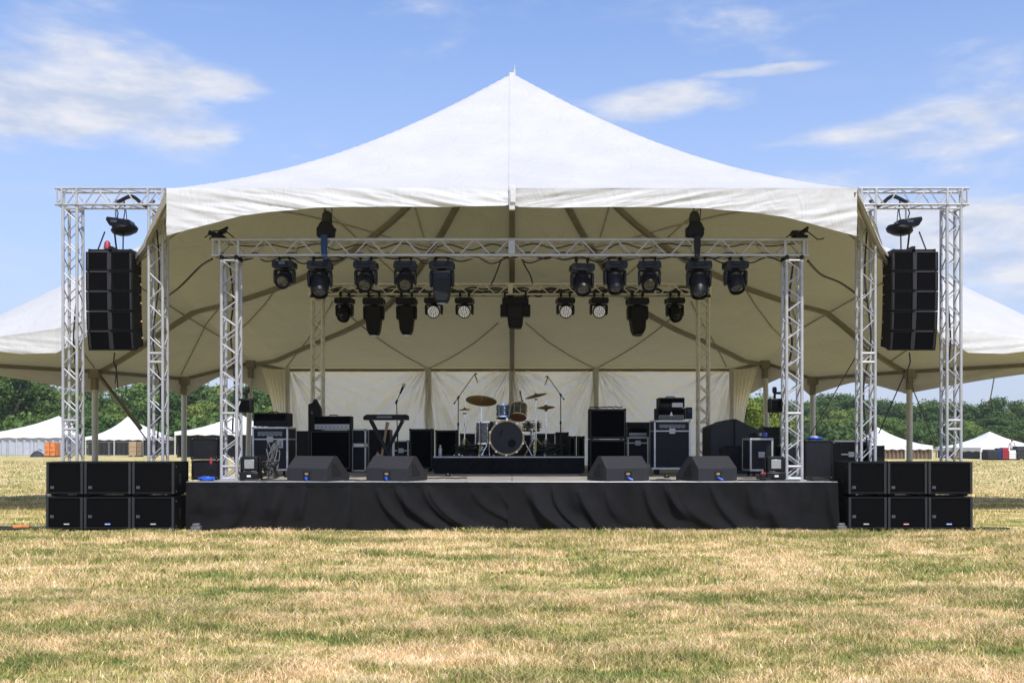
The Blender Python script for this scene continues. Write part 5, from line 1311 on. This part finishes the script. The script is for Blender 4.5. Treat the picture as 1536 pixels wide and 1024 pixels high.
# crowd-control fences
def fence(px0,px1,Y,label,h=1.25):
    x0=PX(px0,Y);x1=PX(px1,Y); n=max(2,int((x1-x0)/2.3)); t=thing('barrier_fence',label,'fence',(x0,Y,0))
    for k in range(n):
        a=(x1-x0)*k/n; b=(x1-x0)*(k+1)/n-.08; m=MB()
        for zz in (.15,h): m.tube((a,0,zz),(b,0,zz),.022,6)
        for q in (a,b): m.tube((q,0,0),(q,0,h),.022,6)
        for j in range(1,16): xx=a+(b-a)*j/16; m.tube((xx,0,.15),(xx,0,h),.008,4)
        m.build('panel',M['fence'],t)
    return t
fence(-30,92,100,'grey barrier fence in front of the marquee at the far left edge',1.5)
fence(132,196,100,'grey barrier fence in front of the open marquee behind the left speaker tower',1.5)
# orange pallet crates, boards, dark heap, stalls goods
def placed_box(name,label,cat,px0,px1,py0,Y,D,mt,parts=True,group=None):
    x0=PX(px0,Y);x1=PX(px1,Y);h=PZ(py0,Y); t=thing(name,label,cat,((x0+x1)/2,Y,0),0,group); w=(x1-x0)/2
    m=MB(); m.box(-w,w,0,D,.08,h); m.build('body',M[mt],t,.03)
    m=MB()
    for k in range(3): m.box(-w-.02,w+.02,-.03,-.002,.12+k*(h-.2)/3,.12+k*(h-.2)/3+.07)
    m.build('rib',M[mt],t); m=MB(); 
    for a in (-1,1): m.box(a*w*.8-.1,a*w*.8+.1,0,D,0,.08)
    m.build('foot',M['plastic'],t)
    return t
placed_box('plastic_crate','orange plastic crate, left one of the two by the far left marquee','crate',67,74,663,98,1.2,'orange')
placed_box('plastic_crate','orange plastic crate, right one of the two by the far left marquee','crate',75,82,663.5,98,1.2,'orange')
t=thing('dark_heap','dark tarpaulin heap on the grass left of the orange crates','heap',(PX(56,98),98,0)); m=MB(); m.lathe([(.5,0),(.42,.25),(.25,.5),(.08,.62),(0,.63)],Matrix.Scale(1.5,4,X_),10,cap=False); m.build('cover',M['dark'],t); m=MB(); m.cbox((.3,0,.7),(.4,.1,.08),(0,.3,0)); m.build('board',M['blue_sling'],t)
placed_box('board_stack','pale upright boards between the open marquee and the left tower','boards',193,204,662,100,.5,'wood')
placed_box('board_stack','brown upright boards beside the pale ones at the left tower','boards',205,212,662,100,.5,'crate_wood')
placed_box('market_table','brown wooden hoarding just left of the outer post of the right tower','hoarding',1432,1442,672,84,.5,'crate_wood')
placed_box('market_table','dark stall table with white skirt at the far right','table',1482,1497,674,80,1,'dark')
placed_box('fabric_banner','red fabric-covered stall unit at the far right','stall',1504,1513,671,80,.6,'red')
placed_box('stall_unit','blue stall unit left of the red one at the far right','stall',1497,1503,672,80,.6,'blue_sling')
placed_box('stall_unit','dark grey stall unit at the right edge of the picture','stall',1526,1546,669,80,.8,'dark')
placed_box('stall_unit','white low stall unit between the red and dark ones at the far right','stall',1514,1524,675,80,.6,'white_pl')
placed_box('parked_van','grey low vehicle shape far behind the right speaker tower','van',1452,1470,675,96,2,'grey_pl')
placed_box('parked_van','white low vehicle shape between marquees behind the right tower','van',1440,1451,675,99,2,'white_pl')
# tiny people at the far stalls
def person(px,Y,h,top,label):
    t=thing('person',label,'person',(PX(px,Y),Y,0),rr.uniform(-1,1)); k=h/1.75
    import bmesh
    J=[((0,0,.95),.13),((0,0,1.2),.125),((0,0,1.42),.13),((0,0,1.52),.055),((0,0,1.62),.10),((0,0,1.74),.07),
       ((-.19,0,1.40),.06),((-.25,.02,1.14),.045),((-.24,-.05,.88),.035),((.19,0,1.40),.06),((.25,.02,1.14),.045),((.24,-.05,.88),.035),
       ((-.10,0,.88),.09),((-.11,-.02,.48),.06),((-.12,.02,.07),.045),((-.12,-.12,.03),.035),((.10,0,.88),.09),((.12,.03,.48),.06),((.13,.08,.07),.045),((.13,-.06,.03),.035)]
    E=[(0,1),(1,2),(2,3),(3,4),(4,5),(2,6),(6,7),(7,8),(2,9),(9,10),(10,11),(0,12),(12,13),(13,14),(14,15),(0,16),(16,17),(17,18),(18,19)]
    me=bpy.data.meshes.new('body'); me.from_pydata([tuple(c*k for c in j[0]) for j in J],E,[]); o=bpy.data.objects.new('body',me); COL.objects.link(o); o.parent=t
    sk=o.modifiers.new('Skin','SKIN'); 
    if not me.skin_vertices: me.attributes
    for i,j in enumerate(J):
        me.skin_vertices[0].data[i].radius=(j[1]*k,j[1]*k*.8)
    me.skin_vertices[0].data[0].use_root=True
    sb=o.modifiers.new('Sub','SUBSURF'); sb.levels=1; sb.render_levels=1; me.materials.append(M['skin'])
    m=MB(); m.lathe([(.145*k,.92*k),(.16*k,1.15*k),(.165*k,1.38*k),(.09*k,1.47*k)],Matrix.Scale(.8,4,Y_),14,cap=False); m.build('shirt',M[top],t)
    m=MB(); m.lathe([(.16*k,.55*k),(.15*k,.93*k)],Matrix.Scale(.8,4,Y_),14,cap=False); m.build('shorts',M['dark'],t)
    m=MB(); m.lathe([(.10*k,1.66*k),(.108*k,1.70*k),(.08*k,1.78*k),(0,1.82*k)],None,12,cap=False); m.build('hair',M['bark'],t)
M['skin']=mat('skin',(.45,.27,.19),.6,0,.05,5)
try:
    for px,Y,h,tp,lab in ((1449,135,1.7,'white_pl','person in a white top standing far off beside the right speaker tower'),(1458,138,1.7,'dark','person in dark clothes standing in front of the grey vehicle far right'),(1466,136,1.65,'blue_sling','person in a blue top nearest the far right marquee'),(1518,84,1.7,'white_pl','person in a white top by the red stall unit'),(238,125,1.75,'white_pl','person in a white top seen through the inner post of the left tower'),(258,128,1.7,'dark','person in dark clothes just right of the left tower'),(268,130,1.7,'white_pl','person in a white top left of the marquee next to the stage')):
        person(px,Y,h,tp,lab)
except Exception as ex: print('PERSON FAIL',ex)
# guy ropes of the tent
def rope(a,b,label): tag(MB().tube(a,b,.014,6).build('guy_rope',M['cable']),label,'rope','guy ropes of the big tent')
rope((PX(1283,24),24,PZ(536,24)),(PX(1217,28),28.2,PZ(655,28.2)),'dark strap slanting down left behind the inner post of the right tower')
rope((PX(1355,25),25,PZ(565,25)),(PX(1318,24),24,PZ(650,24)),'thin dark rope slanting left from the outer right tent pole')
rope((PX(1370,25),25,PZ(585,25)),(PX(1404,26),26,PZ(668,26)),'thin rope slanting right from the outer right tent pole')
rope((PX(1495,24),24,PZ(545,24)),(PX(1484,27),27,PZ(607,27)),'thin rope hanging from the right wing near the right edge')
rope((PX(150,25),25,PZ(562,25)),(PX(222,23),23,PZ(662,23)),'dark rope slanting down right from the outer left tent pole')
rope((PX(173,25),25,PZ(530,25)),(PX(177,24.6),24.6,PZ(585,24.6)),'short cord hanging under the left speaker array')

hm=bpy.data.materials.new('haze_air'); hm.use_nodes=True; hm.node_tree.nodes.clear(); ho=hm.node_tree.nodes.new('ShaderNodeOutputMaterial'); hv=hm.node_tree.nodes.new('ShaderNodeVolumePrincipled')
hv.inputs['Color'].default_value=(.88,.92,1,1); hv.inputs['Density'].default_value=.00028; hv.inputs['Anisotropy'].default_value=.3; hm.node_tree.links.new(hv.outputs[0],ho.inputs['Volume'])
m=MB(); m.box(-260,260,-8,300,-1,24); o=m.build('haze',hm); o['kind']='stuff'
# ================================================================ SKY, SUN, CAMERA
EL=R(56); AZ=R(17)   # sun behind the camera, to its right
w=bpy.data.worlds.new('World'); sc.world=w; w.use_nodes=True; nt=w.node_tree; n=nt.nodes; l=nt.links
bg=n['Background']; bg.inputs['Strength'].default_value=.135
sky=n.new('ShaderNodeTexSky'); sky.sky_type='NISHITA'; sky.sun_disc=False; sky.sun_elevation=EL; sky.sun_rotation=PI-AZ; sky.air_density=1.0; sky.dust_density=.6; sky.ozone_density=1.6; sky.altitude=0
tc=n.new('ShaderNodeTexCoord'); sp=n.new('ShaderNodeSeparateXYZ'); l.new(tc.outputs['Generated'],sp.inputs[0])
def math_(op,a,b=None,c=None):
    q=n.new('ShaderNodeMath'); q.operation=op
    for i,v in enumerate((a,b,c)):
        if v is None: continue
        if isinstance(v,(int,float)): q.inputs[i].default_value=v
        else: l.new(v,q.inputs[i])
    return q.outputs[0]
# cloud layers: noise on direction, stretched sideways
mp=n.new('ShaderNodeMapping'); mp.inputs['Scale'].default_value=(1,1,3.2); l.new(tc.outputs['Generated'],mp.inputs['Vector'])
c1=n.new('ShaderNodeTexNoise'); c1.inputs['Scale'].default_value=5.0; c1.inputs['Detail'].default_value=9; c1.inputs['Roughness'].default_value=.58; c1.inputs['Distortion'].default_value=.25; l.new(mp.outputs['Vector'],c1.inputs['Vector'])
mp2=n.new('ShaderNodeMapping'); mp2.inputs['Scale'].default_value=(1,1,7); mp2.inputs['Rotation'].default_value=(0,R(4),0); l.new(tc.outputs['Generated'],mp2.inputs['Vector'])
c2=n.new('ShaderNodeTexNoise'); c2.inputs['Scale'].default_value=2.2; c2.inputs['Detail'].default_value=8; c2.inputs['Roughness'].default_value=.6; c2.inputs['Distortion'].default_value=.6; l.new(mp2.outputs['Vector'],c2.inputs['Vector'])
def blob(px,py,rx,ry):
    d=Vector((px-CX,F,HZ-py)).normalized()
    dx=math_('MULTIPLY',math_('SUBTRACT',sp.outputs[0],d.x),1/rx); dz=math_('MULTIPLY',math_('SUBTRACT',sp.outputs[2],d.z),1/ry)
    r2=math_('ADD',math_('MULTIPLY',dx,dx),math_('MULTIPLY',dz,dz))
    q=math_('MULTIPLY',math_('SUBTRACT',1.0,r2),math_('GREATER_THAN',sp.outputs[1],0.0)); q=math_('MAXIMUM',q,0.0); return q
bl=None
for a in ((80,120,.16,.060),(185,150,.10,.045),(330,130,.06,.022),(30,180,.13,.03),(1400,215,.16,.045),(1480,330,.12,.06),(1250,265,.12,.03),(1010,150,.10,.020),(250,210,.07,.03),(1160,105,.08,.006),(1380,300,.16,.05),(1330,200,.12,.03),(200,300,.15,.012),(1450,260,.12,.03),(60,75,.12,.03),(1500,420,.10,.03)):
    q=blob(*a); bl = q if bl is None else math_('MAXIMUM',bl,q)
c4=n.new('ShaderNodeTexNoise'); c4.inputs['Scale'].default_value=13; c4.inputs['Detail'].default_value=8; l.new(mp.outputs['Vector'],c4.inputs['Vector'])
den=math_('ADD',math_('ADD',c1.outputs['Fac'],math_('MULTIPLY',math_('SUBTRACT',c4.outputs['Fac'],.5),.35)),math_('MULTIPLY',bl,.27))
k1=n.new('ShaderNodeMapRange'); k1.inputs[1].default_value=.54; k1.inputs[2].default_value=.84; k1.inputs[4].default_value=.85; k1.interpolation_type='SMOOTHSTEP'; l.new(den,k1.inputs[0])
k2=n.new('ShaderNodeMapRange'); k2.inputs[1].default_value=.50; k2.inputs[2].default_value=.84; k2.inputs[4].default_value=.62; k2.interpolation_type='SMOOTHSTEP'; l.new(c2.outputs['Fac'],k2.inputs[0])
hz=n.new('ShaderNodeMapRange'); hz.inputs[1].default_value=.0; hz.inputs[2].default_value=.44; hz.inputs[3].default_value=.92; hz.inputs[4].default_value=.0; l.new(sp.outputs[2],hz.inputs[0])
cl=math_('MAXIMUM',k1.outputs[0],k2.outputs[0])
mx=n.new('ShaderNodeMixRGB'); l.new(cl,mx.inputs[0]); l.new(sky.outputs[0],mx.inputs[1]); c3=n.new('ShaderNodeTexNoise'); c3.inputs['Scale'].default_value=16; c3.inputs['Detail'].default_value=8; c3.inputs['Roughness'].default_value=.6; l.new(mp.outputs['Vector'],c3.inputs['Vector'])
ccr=n.new('ShaderNodeValToRGB'); ccr.color_ramp.elements[0].position=.35; ccr.color_ramp.elements[1].position=.62; ccr.color_ramp.elements[0].color=(.62,.70,.86,1); ccr.color_ramp.elements[1].color=(.98,.97,.97,1); l.new(c3.outputs['Fac'],ccr.inputs['Fac'])
csc=n.new('ShaderNodeMixRGB'); csc.blend_type='MULTIPLY'; csc.inputs[0].default_value=1; l.new(ccr.outputs[0],csc.inputs[1]); csc.inputs[2].default_value=(5.3,5.3,5.4,1); l.new(csc.outputs[0],mx.inputs[2])
mh_=n.new('ShaderNodeMixRGB'); l.new(hz.outputs[0],mh_.inputs[0]); tn=n.new('ShaderNodeMixRGB'); tn.blend_type='MULTIPLY'; tn.inputs[0].default_value=1; l.new(sky.outputs[0],tn.inputs[1]); tn.inputs[2].default_value=(1.04,1.10,1.30,1); l.new(tn.outputs[0],mh_.inputs[1]); mh_.inputs[2].default_value=(2.95,3.35,4.45,1); l.new(mh_.outputs[0],mx.inputs[1]); l.new(mx.outputs[0],bg.inputs['Color'])
sd=bpy.data.lights.new('Sun','SUN'); sd.energy=3.6; sd.angle=R(.5); sd.color=(1,.96,.89)
so=bpy.data.objects.new('Sun',sd); COL.objects.link(so)
dirv=Vector((math.sin(AZ)*math.cos(EL),-math.cos(AZ)*math.cos(EL),math.sin(EL)))
so.rotation_euler=dirv.to_track_quat('Z','Y').to_euler(); so.location=(10,-20,40)
cd=bpy.data.cameras.new('Camera'); cd.lens=F/1536*36; cd.sensor_width=36; cd.shift_y=(HZ-512)/1536; cd.clip_end=3000; cd.clip_start=.1
co=bpy.data.objects.new('Camera',cd); COL.objects.link(co); co.location=(0,0,EYE); co.rotation_euler=(R(90),0,0); sc.camera=co
sc.view_settings.view_transform='Standard'; sc.view_settings.look='None'; sc.view_settings.exposure=.38; sc.view_settings.gamma=1
sc.render.engine='CYCLES'; sc.cycles.max_bounces=8; sc.cycles.diffuse_bounces=4; sc.cycles.transparent_max_bounces=8
